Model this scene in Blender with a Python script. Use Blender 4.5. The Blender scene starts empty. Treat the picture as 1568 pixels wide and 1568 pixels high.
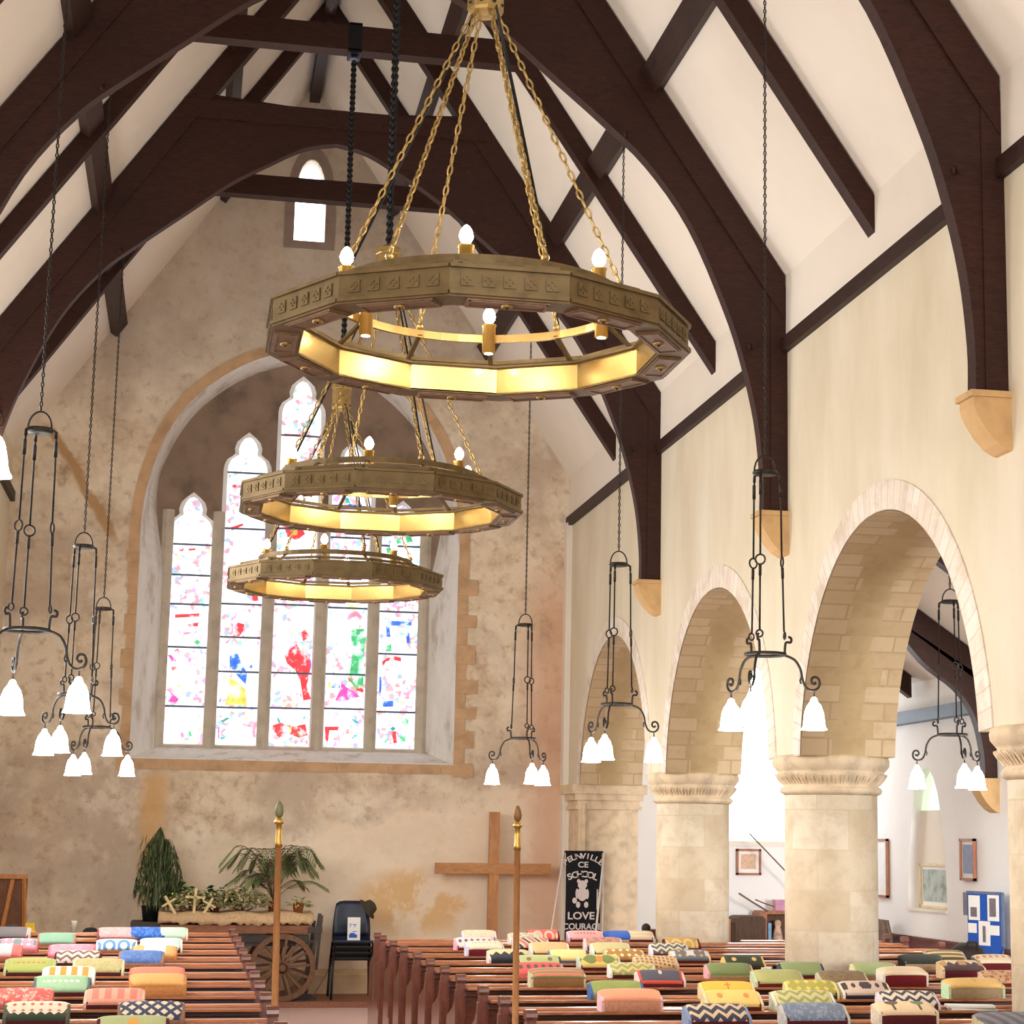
import bpy, bmesh, math, random
from mathutils import Vector, Matrix
R = math.radians
PI = math.pi
random.seed(7)
scene = bpy.context.scene
COL = scene.collection

# ------------------------------------------------------------------ helpers
def lin(c):
    out = []
    for v in c[:3]:
        v = v / 255.0
        out.append(v / 12.92 if v <= 0.04045 else ((v + 0.055) / 1.055) ** 2.4)
    return (out[0], out[1], out[2], 1.0)

class MB:
    """collects verts / faces for one mesh object"""
    def __init__(self):
        self.v = []; self.f = []; self.m = []; self.uv = []; self.sm = []
    def add(self, vs, fs, mi=0, smooth=False, uvs=None):
        o = len(self.v); self.v += [tuple(p) for p in vs]
        for i, f in enumerate(fs):
            self.f.append([o + k for k in f]); self.m.append(mi); self.sm.append(smooth)
            self.uv.append(uvs[i] if uvs else None)
        return self
    def box(self, x0, x1, y0, y1, z0, z1, mi=0, mat=None):
        vs = [(x0,y0,z0),(x1,y0,z0),(x1,y1,z0),(x0,y1,z0),(x0,y0,z1),(x1,y0,z1),(x1,y1,z1),(x0,y1,z1)]
        if mat is not None: vs = [mat @ Vector(p) for p in vs]
        return self.add(vs, [(3,2,1,0),(4,5,6,7),(0,1,5,4),(1,2,6,5),(2,3,7,6),(3,0,4,7)], mi)
    def cbox(self, x0, x1, y0, y1, z0, z1, c=0.006, mi=0):
        """box with chamfered long edges (chamfer in the y-z section, along x)"""
        sec = [(y0+c,z0),(y1-c,z0),(y1,z0+c),(y1,z1-c),(y1-c,z1),(y0+c,z1),(y0,z1-c),(y0,z0+c)]
        return self.prism([(x0,a,b) for a,b in sec], (x1-x0,0,0), mi)
    def prism(self, pts, d, mi=0, smooth=False):
        n = len(pts); d = Vector(d); P = [Vector(p) for p in pts]
        nrm = Vector((0,0,0))
        for i in range(n):
            a, b = P[i], P[(i+1) % n]
            nrm += a.cross(b)
        if nrm.dot(d) > 0: P = P[::-1]
        vs = P + [p + d for p in P]
        fs = [list(range(n)), list(range(2*n-1, n-1, -1))]
        self.add(vs, fs, mi)
        o = len(self.v) - 2*n
        for i in range(n):
            j = (i+1) % n
            self.f.append([o+j, o+i, o+n+i, o+n+j]); self.m.append(mi); self.sm.append(smooth); self.uv.append(None)
        return self
    def bar(self, a, b, w, h=None, mi=0, up=(0,0,1)):
        a = Vector(a); b = Vector(b); h = h or w
        d = (b-a).normalized(); u = Vector(up)
        s = d.cross(u)
        if s.length < 1e-4: s = d.cross(Vector((0,1,0)))
        s.normalize(); t = s.cross(d).normalized()
        q = [(-1,-1),(1,-1),(1,1),(-1,1)]
        vs = [a + s*(x*w/2) + t*(y*h/2) for x,y in q] + [b + s*(x*w/2) + t*(y*h/2) for x,y in q]
        return self.add(vs, [(0,1,2,3),(7,6,5,4),(1,0,4,5),(2,1,5,6),(3,2,6,7),(0,3,7,4)], mi)
    def tube(self, pts, r, n=8, mi=0, closed=False, caps=True, smooth=True):
        P = [Vector(p) for p in pts]; m = len(P)
        rs = r if isinstance(r, (list,tuple)) else [r]*m
        o = len(self.v); prev = None
        for i in range(m):
            if closed: d = P[(i+1)%m] - P[i-1]
            else: d = P[min(i+1,m-1)] - P[max(i-1,0)]
            d.normalize()
            if prev is None:
                s = d.cross(Vector((0,0,1)))
                if s.length < 1e-3: s = d.cross(Vector((0,1,0)))
            else:
                s = prev - d*prev.dot(d)
                if s.length < 1e-4: s = d.cross(Vector((0.3,0.7,0.2)))
            s.normalize(); prev = s; t = d.cross(s)
            for k in range(n):
                a = 2*PI*k/n
                self.v.append(tuple(P[i] + (s*math.cos(a) + t*math.sin(a))*rs[i]))
        rng = m if closed else m-1
        for i in range(rng):
            j = (i+1) % m
            for k in range(n):
                l = (k+1) % n
                self.f.append([o+i*n+k, o+j*n+k, o+j*n+l, o+i*n+l][::-1]); self.m.append(mi); self.sm.append(smooth); self.uv.append(None)
        if caps and not closed:
            self.f.append([o+k for k in range(n)]); self.m.append(mi); self.sm.append(False); self.uv.append(None)
            self.f.append([o+(m-1)*n+k for k in range(n)][::-1]); self.m.append(mi); self.sm.append(False); self.uv.append(None)
        return self
    def lathe(self, prof, c=(0,0,0), n=24, mi=0, smooth=True, a0=0.0, a1=2*PI, caps=True, sx=1, sy=1):
        """prof: list of (r,z); full turn by default, with uv in metres"""
        full = abs(a1-a0-2*PI) < 1e-6
        cnt = n if full else n+1
        o = len(self.v)
        for (r,z) in prof:
            for k in range(cnt):
                a = a0 + (a1-a0)*k/n
                self.v.append((c[0]+r*math.cos(a)*sx, c[1]+r*math.sin(a)*sy, c[2]+z))
        rr = max(p[0] for p in prof)
        for i in range(len(prof)-1):
            for k in range(n):
                l = (k+1) % cnt
                self.f.append([o+i*cnt+k, o+i*cnt+l, o+(i+1)*cnt+l, o+(i+1)*cnt+k]); self.m.append(mi); self.sm.append(smooth)
                u0 = (a0+(a1-a0)*k/n)*rr; u1 = (a0+(a1-a0)*(k+1)/n)*rr
                z0 = prof[i][1]+c[2]; z1 = prof[i+1][1]+c[2]
                self.uv.append([(u0,z0),(u1,z0),(u1,z1),(u0,z1)])
        if caps and full:
            if prof[0][0] > 1e-4:
                self.f.append([o+k for k in range(cnt)][::-1]); self.m.append(mi); self.sm.append(False); self.uv.append(None)
            if prof[-1][0] > 1e-4:
                q = o+(len(prof)-1)*cnt
                self.f.append([q+k for k in range(cnt)]); self.m.append(mi); self.sm.append(False); self.uv.append(None)
        return self
    def sphere(self, c, r, n=12, m=8, mi=0, sx=1, sy=1, sz=1):
        prof = [(max(r*math.sin(PI*i/m),1e-5), -r*math.cos(PI*i/m)*sz) for i in range(m+1)]
        return self.lathe(prof, c, n, mi, sx=sx, sy=sy, caps=False)
    def mesh(self, name, mats):
        me = bpy.data.meshes.new(name)
        me.from_pydata(self.v, [], self.f)
        for mt in (mats if isinstance(mats, (list,tuple)) else [mats]): me.materials.append(mt)
        me.polygons.foreach_set('material_index', self.m)
        me.polygons.foreach_set('use_smooth', self.sm)
        if any(u is not None for u in self.uv):
            ul = me.uv_layers.new(name='UVMap')
            for p, u in zip(me.polygons, self.uv):
                if u is not None:
                    for li, q in zip(p.loop_indices, u): ul.data[li].uv = q
        me.update()
        return me
    def build(self, name, mats, parent=None, loc=None):
        o = bpy.data.objects.new(name, self.mesh(name, mats)); COL.objects.link(o)
        if parent: o.parent = parent
        if loc: o.location = loc
        return o

def empty(name, loc=(0,0,0), rz=0.0):
    o = bpy.data.objects.new(name, None); COL.objects.link(o)
    o.empty_display_size = 0.1
    o.location = loc; o.rotation_euler = (0,0,rz); return o
def tag(o, label=None, cat=None, group=None, kind=None):
    if label: o['label'] = label
    if cat: o['category'] = cat
    if group: o['group'] = group
    if kind: o['kind'] = kind
    return o
def struct(o, label=None, cat=None):
    return tag(o, label, cat, None, 'structure')
def kids(o): return [c for c in bpy.data.objects if c.parent == o]
def copy_tree(o, parent=None):
    c = o.copy(); COL.objects.link(c)
    if parent: c.parent = parent
    for ch in kids(o): copy_tree(ch, c)
    return c
def fill2d(loops, name):
    """2D outline with holes -> mesh in the local xy plane"""
    cu = bpy.data.curves.new(name+'_c', 'CURVE'); cu.dimensions = '2D'; cu.fill_mode = 'BOTH'
    for lp in loops:
        s = cu.splines.new('POLY'); s.points.add(len(lp)-1)
        for p, q in zip(s.points, lp): p.co = (q[0], q[1], 0, 1)
        s.use_cyclic_u = True
    return cu
def fill_build(loops, name, thick, mats, to_world, parent=None):
    """loops in (x, z); extruded by thick; to_world maps local (x,y,z) to world"""
    cu = fill2d(loops, name); cu.extrude = thick/2
    tmp = bpy.data.objects.new(name+'_tmp', cu); COL.objects.link(tmp)
    dg = bpy.context.evaluated_depsgraph_get()
    me = bpy.data.meshes.new_from_object(tmp.evaluated_get(dg))
    bpy.data.objects.remove(tmp); bpy.data.curves.remove(cu)
    me.name = name
    me.transform(to_world)
    bm = bmesh.new(); bm.from_mesh(me); bmesh.ops.recalc_face_normals(bm, faces=bm.faces[:]); bm.to_mesh(me); bm.free()
    me.materials.clear()
    for m in (mats if isinstance(mats,(list,tuple)) else [mats]): me.materials.append(m)
    for p in me.polygons: p.material_index = 0; p.use_smooth = False
    o = bpy.data.objects.new(name, me); COL.objects.link(o)
    if parent: o.parent = parent
    return o
# local (x,y,zextrude) -> world (x, Y0+z, y): facing along Y
def XZ(y0): return Matrix(((1,0,0,0),(0,0,1,y0),(0,1,0,0),(0,0,0,1)))
# local (x,y,z) -> world (X0+z, x, y)
def YZ(x0): return Matrix(((0,0,1,x0),(1,0,0,0),(0,1,0,0),(0,0,0,1)))
def text_mesh(txt, size, name='t', rot=0.0, align='CENTER'):
    cu = bpy.data.curves.new(name, 'FONT'); cu.body = txt; cu.size = size; cu.align_x = align; cu.offset = 0.0018*size/0.08; cu.extrude = 0.0005
    tmp = bpy.data.objects.new(name, cu); COL.objects.link(tmp)
    dg = bpy.context.evaluated_depsgraph_get()
    me = bpy.data.meshes.new_from_object(tmp.evaluated_get(dg))
    bpy.data.objects.remove(tmp); bpy.data.curves.remove(cu)
    vs = [v.co.copy() for v in me.vertices]; fs = [list(p.vertices) for p in me.polygons]
    bpy.data.meshes.remove(me)
    return vs, fs
def link_chain(mb, a, b, L=0.045, wd=0.026, r=0.004, mi=0, n=10, k=5):
    """a chain of alternating oval links from a to b"""
    a = Vector(a); b = Vector(b); d = (b-a); tot = d.length; d.normalize()
    s = d.cross(Vector((0,0,1)))
    if s.length < 1e-3: s = Vector((1,0,0))
    s.normalize(); t = d.cross(s)
    pitch = L - 2*r*1.2; cnt = max(1, int(round(tot/pitch))); pitch = tot/cnt
    for i in range(cnt):
        c = a + d*(pitch*(i+0.5)); u = s if i % 2 else t
        w = (s+u*0) if False else u
        pts = []
        for q in range(n):
            an = 2*PI*q/n
            pts.append(c + d*(math.sin(an)*(L/2-r)) + w*(math.cos(an)*(wd/2-r)))
        mb.tube(pts, r, k, mi, closed=True)
    return mb

# ------------------------------------------------------------------ materials
def new_mat(name):
    m = bpy.data.materials.new(name); m.use_nodes = True
    nt = m.node_tree; b = nt.nodes.get('Principled BSDF')
    return m, nt, b
class NG:
    """tiny node-graph helper"""
    def __init__(self, nt): self.nt = nt
    def n(self, t, **kw):
        x = self.nt.nodes.new(t)
        for k, v in kw.items(): setattr(x, k, v)
        return x
    def link(self, a, b): self.nt.links.new(a, b)
    def put(self, sock, v):
        if hasattr(v, 'is_output'): self.link(v, sock)
        else: sock.default_value = v
    def m(self, op, a, b=0.0, c=0.0):
        x = self.n('ShaderNodeMath', operation=op)
        self.put(x.inputs[0], a)
        if len(x.inputs) > 1: self.put(x.inputs[1], b)
        if len(x.inputs) > 2: self.put(x.inputs[2], c)
        return x.outputs[0]
    def mix(self, f, a, b, mode='MIX'):
        x = self.n('ShaderNodeMix', data_type='RGBA', blend_type=mode)
        self.put(x.inputs[0], f); self.put(x.inputs[6], a); self.put(x.inputs[7], b)
        return x.outputs[2]
    def ramp(self, f, stops, interp='LINEAR'):
        x = self.n('ShaderNodeValToRGB'); cr = x.color_ramp; cr.interpolation = interp
        while len(cr.elements) < len(stops): cr.elements.new(0.5)
        for e, (p, c) in zip(cr.elements, stops): e.position = p; e.color = c
        self.put(x.inputs[0], f); return x.outputs[0]
    def smooth(self, v, a, b):
        x = self.n('ShaderNodeMapRange', interpolation_type='SMOOTHSTEP')
        self.put(x.inputs[0], v); x.inputs[1].default_value = a; x.inputs[2].default_value = b
        return x.outputs[0]
    def coord(self, kind='Object'): return self.n('ShaderNodeTexCoord').outputs[kind]
    def sep(self, v):
        x = self.n('ShaderNodeSeparateXYZ'); self.link(v, x.inputs[0]); return x.outputs
    def comb(self, a, b, c=0.0):
        x = self.n('ShaderNodeCombineXYZ')
        for i, q in enumerate((a,b,c)): self.put(x.inputs[i], q)
        return x.outputs[0]
    def noise(self, v, scale, detail=4, rough=0.55, dist=0.0, out=0):
        x = self.n('ShaderNodeTexNoise'); self.link(v, x.inputs['Vector'])
        x.inputs['Scale'].default_value = scale; x.inputs['Detail'].default_value = detail
        x.inputs['Roughness'].default_value = rough; x.inputs['Distortion'].default_value = dist
        return x.outputs[out]
    def vmul(self, v, s):
        x = self.n('ShaderNodeMapping'); self.link(v, x.inputs[0]); x.inputs['Scale'].default_value = s
        return x.outputs[0]
    def bump(self, h, strength, dist, bsdf):
        x = self.n('ShaderNodeBump'); x.inputs['Strength'].default_value = strength; x.inputs['Distance'].default_value = dist
        self.link(h, x.inputs['Height']); self.link(x.outputs[0], bsdf.inputs['Normal'])
def simple(name, col, rough=0.6, metal=0.0, var=0.12, scale=8.0, bump=0.0, stretch=(1,1,1), spec=None, coat=0.0):
    m, nt, b = new_mat(name); g = NG(nt)
    c = lin(col); d = tuple(x*(1-var*2) for x in c[:3])+(1,); e = tuple(min(1,x*(1+var)) for x in c[:3])+(1,)
    v = g.vmul(g.coord(), stretch)
    n = g.noise(v, scale, 5)
    g.link(g.ramp(n, [(0.3,d),(0.5,c),(0.72,e)]), b.inputs['Base Color'])
    b.inputs['Roughness'].default_value = rough; b.inputs['Metallic'].default_value = metal
    if spec is not None: b.inputs['Specular IOR Level'].default_value = spec
    if coat: b.inputs['Coat Weight'].default_value = coat; b.inputs['Coat Roughness'].default_value = 0.15
    if bump: g.bump(g.noise(v, scale*4, 6), bump, 0.01, b)
    return m
def emit(name, col, strength):
    m, nt, b = new_mat(name)
    b.inputs['Base Color'].default_value = lin(col)
    b.inputs['Emission Color'].default_value = lin(col); b.inputs['Emission Strength'].default_value = strength
    return m

def wood(name, col, dark, rough, stretch, coat=0.0, spec=0.5):
    m, nt, b = new_mat(name); g = NG(nt)
    v = g.vmul(g.coord(), stretch)
    n = g.noise(v, 6.0, 6, 0.6, 1.2)
    n2 = g.noise(g.coord(), 1.3, 2)
    c = g.ramp(n, [(0.3, lin(dark)), (0.62, lin(col))])
    c = g.mix(g.smooth(n2, 0.35, 0.75), c, g.mix(0.35, c, lin(dark)))
    g.link(c, b.inputs['Base Color']); b.inputs['Roughness'].default_value = rough
    b.inputs['Specular IOR Level'].default_value = spec
    if coat: b.inputs['Coat Weight'].default_value = coat; b.inputs['Coat Roughness'].default_value = 0.18
    g.bump(n, 0.15, 0.004, b)
    return m
M = {}
M['beam'] = wood('dark_oak', (62,32,22), (36,17,11), 0.55, (2,2,9), spec=0.25)
M['beam_x'] = wood('dark_oak_plate', (60,36,29), (38,21,16), 0.55, (9,1.2,9), spec=0.3)
M['pew'] = wood('pew_mahogany', (124,64,36), (82,36,20), 0.33, (1.2,9,9), coat=0.4)
M['pew_rail_lit'] = wood('pew_rail_lit_mahogany', (196,126,82), (150,84,48), 0.3, (1.2,9,9), coat=0.6)  # paler mahogany: glossy window reflections on rail and lip put into the colour
M['pew_end'] = wood('pew_end_mahogany', (132,76,58), (90,46,34), 0.28, (9,9,1.2), coat=0.8)
M['pine'] = wood('pine', (196,132,72), (160,96,48), 0.5, (9,9,1.5))
M['oak_cross'] = wood('cross_oak', (204,148,94), (170,114,66), 0.55, (5,5,1.2))
M['oak_cross_x'] = wood('cross_oak_bar', (204,148,94), (170,114,66), 0.55, (1.2,5,5))
M['board_brown'] = wood('board_brown', (120,72,40), (80,44,22), 0.6, (6,6,1.5))
M['cart'] = wood('cart_wood', (150,92,52), (104,58,30), 0.5, (1.2,9,9))
M['cart_dark'] = wood('cart_dark', (72,56,48), (40,30,26), 0.6, (4,4,4))
M['wheel'] = wood('wheel_wood', (128,86,50), (84,52,28), 0.55, (5,5,5))
M['shelfwood'] = wood('shelf_wood', (176,112,72), (140,80,48), 0.5, (7,7,1.4))
M['white'] = simple('limewash_white', (236,226,212), 0.85, var=0.03, scale=1.2)
M['aislewhite'] = simple('aisle_white', (244,242,240), 0.85, var=0.02, scale=1.2)
M['ceil'] = simple('ceiling_plaster', (236,226,213), 0.9, var=0.03, scale=0.8)
M['iron'] = simple('wrought_iron', (52,46,42), 0.5, 0.6, var=0.2, scale=40)
M['black'] = simple('black_iron', (16,16,18), 0.45, 0.4, var=0.2, scale=60)
M['brass'] = simple('brass', (206,168,88), 0.32, 0.8, var=0.1, scale=6)
M['brass_dark'] = simple('brass_patina', (110,91,60), 0.52, 0.5, var=0.14, scale=14, bump=0.1, spec=0.3)
M['brass_in'] = simple('brass_inner', (210,178,112), 0.25, 0.85, var=0.08, scale=4)
M['copper'] = simple('copper_panel', (128,100,76), 0.5, 0.45, var=0.16, scale=20, spec=0.3)
M['chain_gold'] = simple('gold_chain', (164,136,82), 0.4, 0.7, var=0.2, scale=30)
M['shade'] = emit('lit_glass_shade', (255,251,243), 23.0)
M['bulb'] = emit('lit_bulb', (255,245,228), 70.0)
M['paper'] = simple('paper', (240,238,232), 0.8, var=0.02)
M['blackcloth'] = simple('black_felt', (18,18,24), 0.95, var=0.15, scale=60)
M['whitecloth'] = simple('white_felt', (222,212,206), 0.95, var=0.04, scale=60)
M['whiterod'] = simple('white_painted_rod', (232,222,212), 0.6, var=0.03)
M['navy'] = simple('navy_plastic', (24,32,58), 0.4, var=0.08)
M['steel_black'] = simple('black_steel', (20,20,22), 0.4, 0.3, var=0.1)
M['burlap'] = simple('burlap', (206,174,134), 0.95, var=0.12, scale=30, bump=0.4)
M['pot_black'] = simple('black_pot', (24,22,22), 0.6)
M['terracotta'] = simple('terracotta', (150,74,44), 0.8)
M['leaf_dark'] = simple('leaf_dark', (78,92,52), 0.6, var=0.3, scale=9)
M['leaf_green'] = simple('leaf_green', (96,140,60), 0.55, var=0.25, scale=5)
M['leaf_palm'] = simple('leaf_palm', (132,142,92), 0.6, var=0.25, scale=3)
M['leaf_dry'] = simple('dried_flowers', (206,202,156), 0.9, var=0.2, scale=12)
M['blossom'] = simple('yellow_blossom', (226,206,110), 0.8)
M['stem'] = simple('stem', (96,74,44), 0.8)
M['felt_hat'] = simple('felt_hat', (66,58,44), 0.95, var=0.15, scale=30)
M['tan_stone'] = simple('corbel_stone', (206,168,118), 0.85, var=0.1, scale=6, bump=0.15)
M['blue_board'] = simple('blue_felt_board', (24,82,176), 0.9, var=0.05, scale=50)
M['print'] = simple('grey_print', (120,112,116), 0.9, var=0.2, scale=60)
M['frame_brown'] = simple('frame_brown', (160,96,60), 0.5)
M['panel_plum'] = wood('panel_plum', (122,74,72), (92,52,52), 0.45, (5,1.2,5))
M['coat_brown'] = simple('brown_cloth', (128,106,94), 0.95, var=0.25, scale=14, stretch=(1,6,0.4))
M['dark_brown'] = simple('dark_brown_cloth', (88,68,54), 0.9, var=0.2, scale=10, stretch=(4,4,0.6))
M['bag'] = simple('dark_bag', (44,28,20), 0.7, var=0.2)
M['lead'] = simple('lead_bar', (96,110,136), 0.6)
M['blue'] = simple('blue_card', (30,88,190), 0.7, var=0.03)
M['yellow'] = simple('yellow_box', (222,178,20), 0.6, var=0.03)
M['stoneware'] = simple('dark_grey_stuff', (66,52,54), 0.8)
M['pink_box'] = simple('pink_box', (206,150,176), 0.7)
M['twig'] = simple('twig', (120,98,80), 0.9)

def m_plaster_east():
    m, nt, b = new_mat('east_wall_plaster'); g = NG(nt)
    v = g.coord(); x, y, z = g.sep(v)
    n1 = g.noise(v, 0.55, 6, 0.62, 0.2); n2 = g.noise(v, 2.4, 8, 0.68, 0.15); n3 = g.noise(v, 9.0, 5, 0.6)
    c = g.ramp(n2, [(0.28, lin((170,145,118))), (0.40, lin((213,191,163))), (0.50, lin((229,211,185))), (0.62, lin((236,221,198))), (0.76, lin((244,233,215)))])
    c = g.mix(g.m('MULTIPLY', g.smooth(n1, 0.46, 0.62), 0.75), c, lin((186,166,146)))
    n4 = g.noise(g.vmul(v, (1,1,0.8)), 1.1, 6, 0.65, 0.3)
    c = g.mix(g.m('MULTIPLY', g.smooth(n4, 0.54, 0.66), 0.6), c, lin((240,226,206)))
    c = g.mix(g.m('MULTIPLY', g.smooth(n3, 0.52, 0.7), 0.5), c, lin((170,138,110)))
    # paler plaster below a diagonal line, with the lower wall's brightness painted in
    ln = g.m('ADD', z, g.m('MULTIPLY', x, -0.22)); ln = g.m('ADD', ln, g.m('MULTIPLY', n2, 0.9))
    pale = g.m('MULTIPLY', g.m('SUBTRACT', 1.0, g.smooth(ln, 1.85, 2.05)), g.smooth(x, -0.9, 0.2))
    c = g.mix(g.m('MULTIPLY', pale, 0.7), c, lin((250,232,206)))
    # ochre patches near the floor behind the cross and damp pink strip at the right edge
    d = g.m('ADD', g.m('POWER', g.m('DIVIDE', g.m('SUBTRACT', x, 2.55), 0.75), 2.0), g.m('POWER', g.m('DIVIDE', g.m('SUBTRACT', z, 1.05), 0.4), 2.0))
    oc = g.m('MULTIPLY', g.m('SUBTRACT', 1.0, g.smooth(d, 0.3, 1.3)), g.smooth(n2, 0.42, 0.56))
    c = g.mix(g.m('MULTIPLY', oc, 0.8), c, lin((224,180,116)))
    pk = g.m('MULTIPLY', g.smooth(g.m('ADD', x, g.m('MULTIPLY', n2, 0.9)), 4.0, 4.5), g.m('SUBTRACT', 1.0, g.smooth(z, 4.2, 5.4)))
    c = g.mix(g.m('MULTIPLY', pk, 0.6), c, lin((208,154,120)))
    # ochre run under the left end of the sill
    st = g.m('ABSOLUTE', g.m('SUBTRACT', x, g.m('ADD', -0.42, g.m('MULTIPLY', n2, 0.12))))
    st = g.m('MULTIPLY', g.m('SUBTRACT', 1.0, g.smooth(st, 0.05, 0.22)), g.m('MULTIPLY', g.smooth(z, 0.9, 1.5), g.m('SUBTRACT', 1.0, g.smooth(z, 2.35, 2.5))))
    c = g.mix(g.m('MULTIPLY', st, 0.75), c, lin((214,168,108)))
    # long ochre crack running down from the eaves at the left
    cr = g.m('ABSOLUTE', g.m('SUBTRACT', g.m('ADD', x, g.m('MULTIPLY', n2, 0.25)), g.m('ADD', -1.62, g.m('MULTIPLY', g.m('SUBTRACT', 6.3, z), 0.62))))
    cr = g.m('MULTIPLY', g.m('SUBTRACT', 1.0, g.smooth(cr, 0.03, 0.09)), g.m('MULTIPLY', g.smooth(z, 4.9, 5.1), g.m('SUBTRACT', 1.0, g.smooth(z, 6.2, 6.35))))
    c = g.mix(g.m('MULTIPLY', cr, 0.85), c, lin((176,134,84)))
    # colour turns greyer high up in the gable
    c = g.mix(g.m('MULTIPLY', g.smooth(g.m('ADD', z, n1), 6.2, 8.6), 0.55), c, lin((164,150,138)))
    g.link(c, b.inputs['Base Color']); b.inputs['Roughness'].default_value = 0.9
    g.bump(g.m('ADD', n2, g.m('MULTIPLY', n3, 0.4)), 0.35, 0.02, b)
    return m
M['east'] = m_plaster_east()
def m_arcade():
    m, nt, b = new_mat('arcade_limewash'); g = NG(nt)
    v = g.coord(); n = g.noise(g.vmul(v, (1,1,0.35)), 1.6, 5, 0.6)
    c = g.ramp(n, [(0.3, lin((212,199,172))), (0.55, lin((224,212,188))), (0.75, lin((232,223,204)))])
    g.link(c, b.inputs['Base Color']); b.inputs['Roughness'].default_value = 0.9
    g.bump(g.noise(v, 14, 4), 0.12, 0.01, b)
    return m
M['arcade'] = m_arcade()
def m_blocks(name, c1, c2, mortar, bw, bh, uv=True, ms=0.012, off=0.5):
    m, nt, b = new_mat(name); g = NG(nt)
    v = g.coord('UV' if uv else 'Object')
    br = g.n('ShaderNodeTexBrick'); g.link(v, br.inputs['Vector'])
    br.inputs['Color1'].default_value = lin(c1); br.inputs['Color2'].default_value = lin(c2); br.inputs['Mortar'].default_value = lin(mortar)
    br.inputs['Scale'].default_value = 1.0; br.inputs['Mortar Size'].default_value = ms; br.inputs['Mortar Smooth'].default_value = 0.3
    br.inputs['Brick Width'].default_value = bw; br.inputs['Row Height'].default_value = bh; br.offset = off
    n = g.noise(g.coord(), 4.0, 7, 0.7, 0.2)
    c = g.mix(g.m('MULTIPLY', g.smooth(n, 0.42, 0.66), 0.6), br.outputs[0], lin((int(c1[0]*0.84),int(c1[1]*0.78),int(c1[2]*0.70))))
    g.link(c, b.inputs['Base Color']); b.inputs['Roughness'].default_value = 0.88
    g.bump(g.m('SUBTRACT', g.m('MULTIPLY', n, 0.4), br.outputs[1]), 0.3, 0.008, b)
    return m
M['pillar'] = m_blocks('pillar_ashlar', (238,226,204), (212,190,156), (220,202,172), 0.46, 0.285, ms=0.006)
M['capital'] = simple('capital_stone', (224,202,170), 0.88, var=0.12, scale=9, bump=0.2)
M['voussoir'] = m_blocks('white_voussoirs', (236,226,214), (228,214,198), (214,198,180), 0.105, 0.6, ms=0.006, off=0.0)
M['quoin'] = simple('quoin_stone', (198,162,124), 0.88, var=0.12, scale=5, bump=0.2)
def m_soffit():
    m, nt, b = new_mat('arch_soffit'); g = NG(nt)
    v = g.coord('UV'); u, w, _ = g.sep(v)
    br = g.n('ShaderNodeTexBrick'); g.link(g.comb(w, u), br.inputs['Vector'])
    br.inputs['Color1'].default_value = lin((206,182,146)); br.inputs['Color2'].default_value = lin((190,163,125)); br.inputs['Mortar'].default_value = lin((182,155,118))
    br.inputs['Scale'].default_value = 1.0; br.inputs['Mortar Size'].default_value = 0.008; br.inputs['Brick Width'].default_value = 0.4; br.inputs['Row Height'].default_value = 0.13
    row = g.m('FLOOR', g.m('DIVIDE', u, 0.13))
    wn = g.n('ShaderNodeTexWhiteNoise', noise_dimensions='1D'); g.link(row, wn.inputs['W'])
    edge = g.m('ADD', 0.15, g.m('MULTIPLY', wn.outputs[0], 0.13))
    dist = g.m('MINIMUM', w, g.m('SUBTRACT', 0.7, w))
    mask = g.m('LESS_THAN', dist, edge)
    n = g.noise(g.coord(), 3.0, 6, 0.6)
    pl = g.ramp(n, [(0.35, lin((184,158,116))), (0.65, lin((196,172,130)))])
    c = g.mix(mask, pl, br.outputs[0])
    c = g.mix(g.m('MULTIPLY', g.smooth(g.noise(g.coord(), 9, 5), 0.5, 0.75), 0.35), c, lin((168,132,92)))
    g.link(c, b.inputs['Base Color']); b.inputs['Roughness'].default_value = 0.9
    g.bump(n, 0.2, 0.01, b)
    return m
M['soffit'] = m_soffit()
def m_reveal():
    m, nt, b = new_mat('reveal_plaster'); g = NG(nt); v = g.coord()
    n = g.noise(g.vmul(v, (2,2,0.6)), 3.0, 6, 0.65, 0.1)
    x, y, z = g.sep(v)
    c = g.ramp(n, [(0.35, lin((196,186,176))), (0.45, lin((222,218,212))), (0.7, lin((234,231,227)))])
    g.link(c, b.inputs['Base Color']); b.inputs['Roughness'].default_value = 0.9
    g.bump(n, 0.25, 0.02, b)
    return m
M['reveal'] = m_reveal()
M['tracery'] = simple('tracery_stone', (138,116,98), 0.88, var=0.2, scale=3, bump=0.25)
M['mullion'] = simple('mullion_stone', (190,178,160), 0.88, var=0.12, scale=5, bump=0.15)
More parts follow.
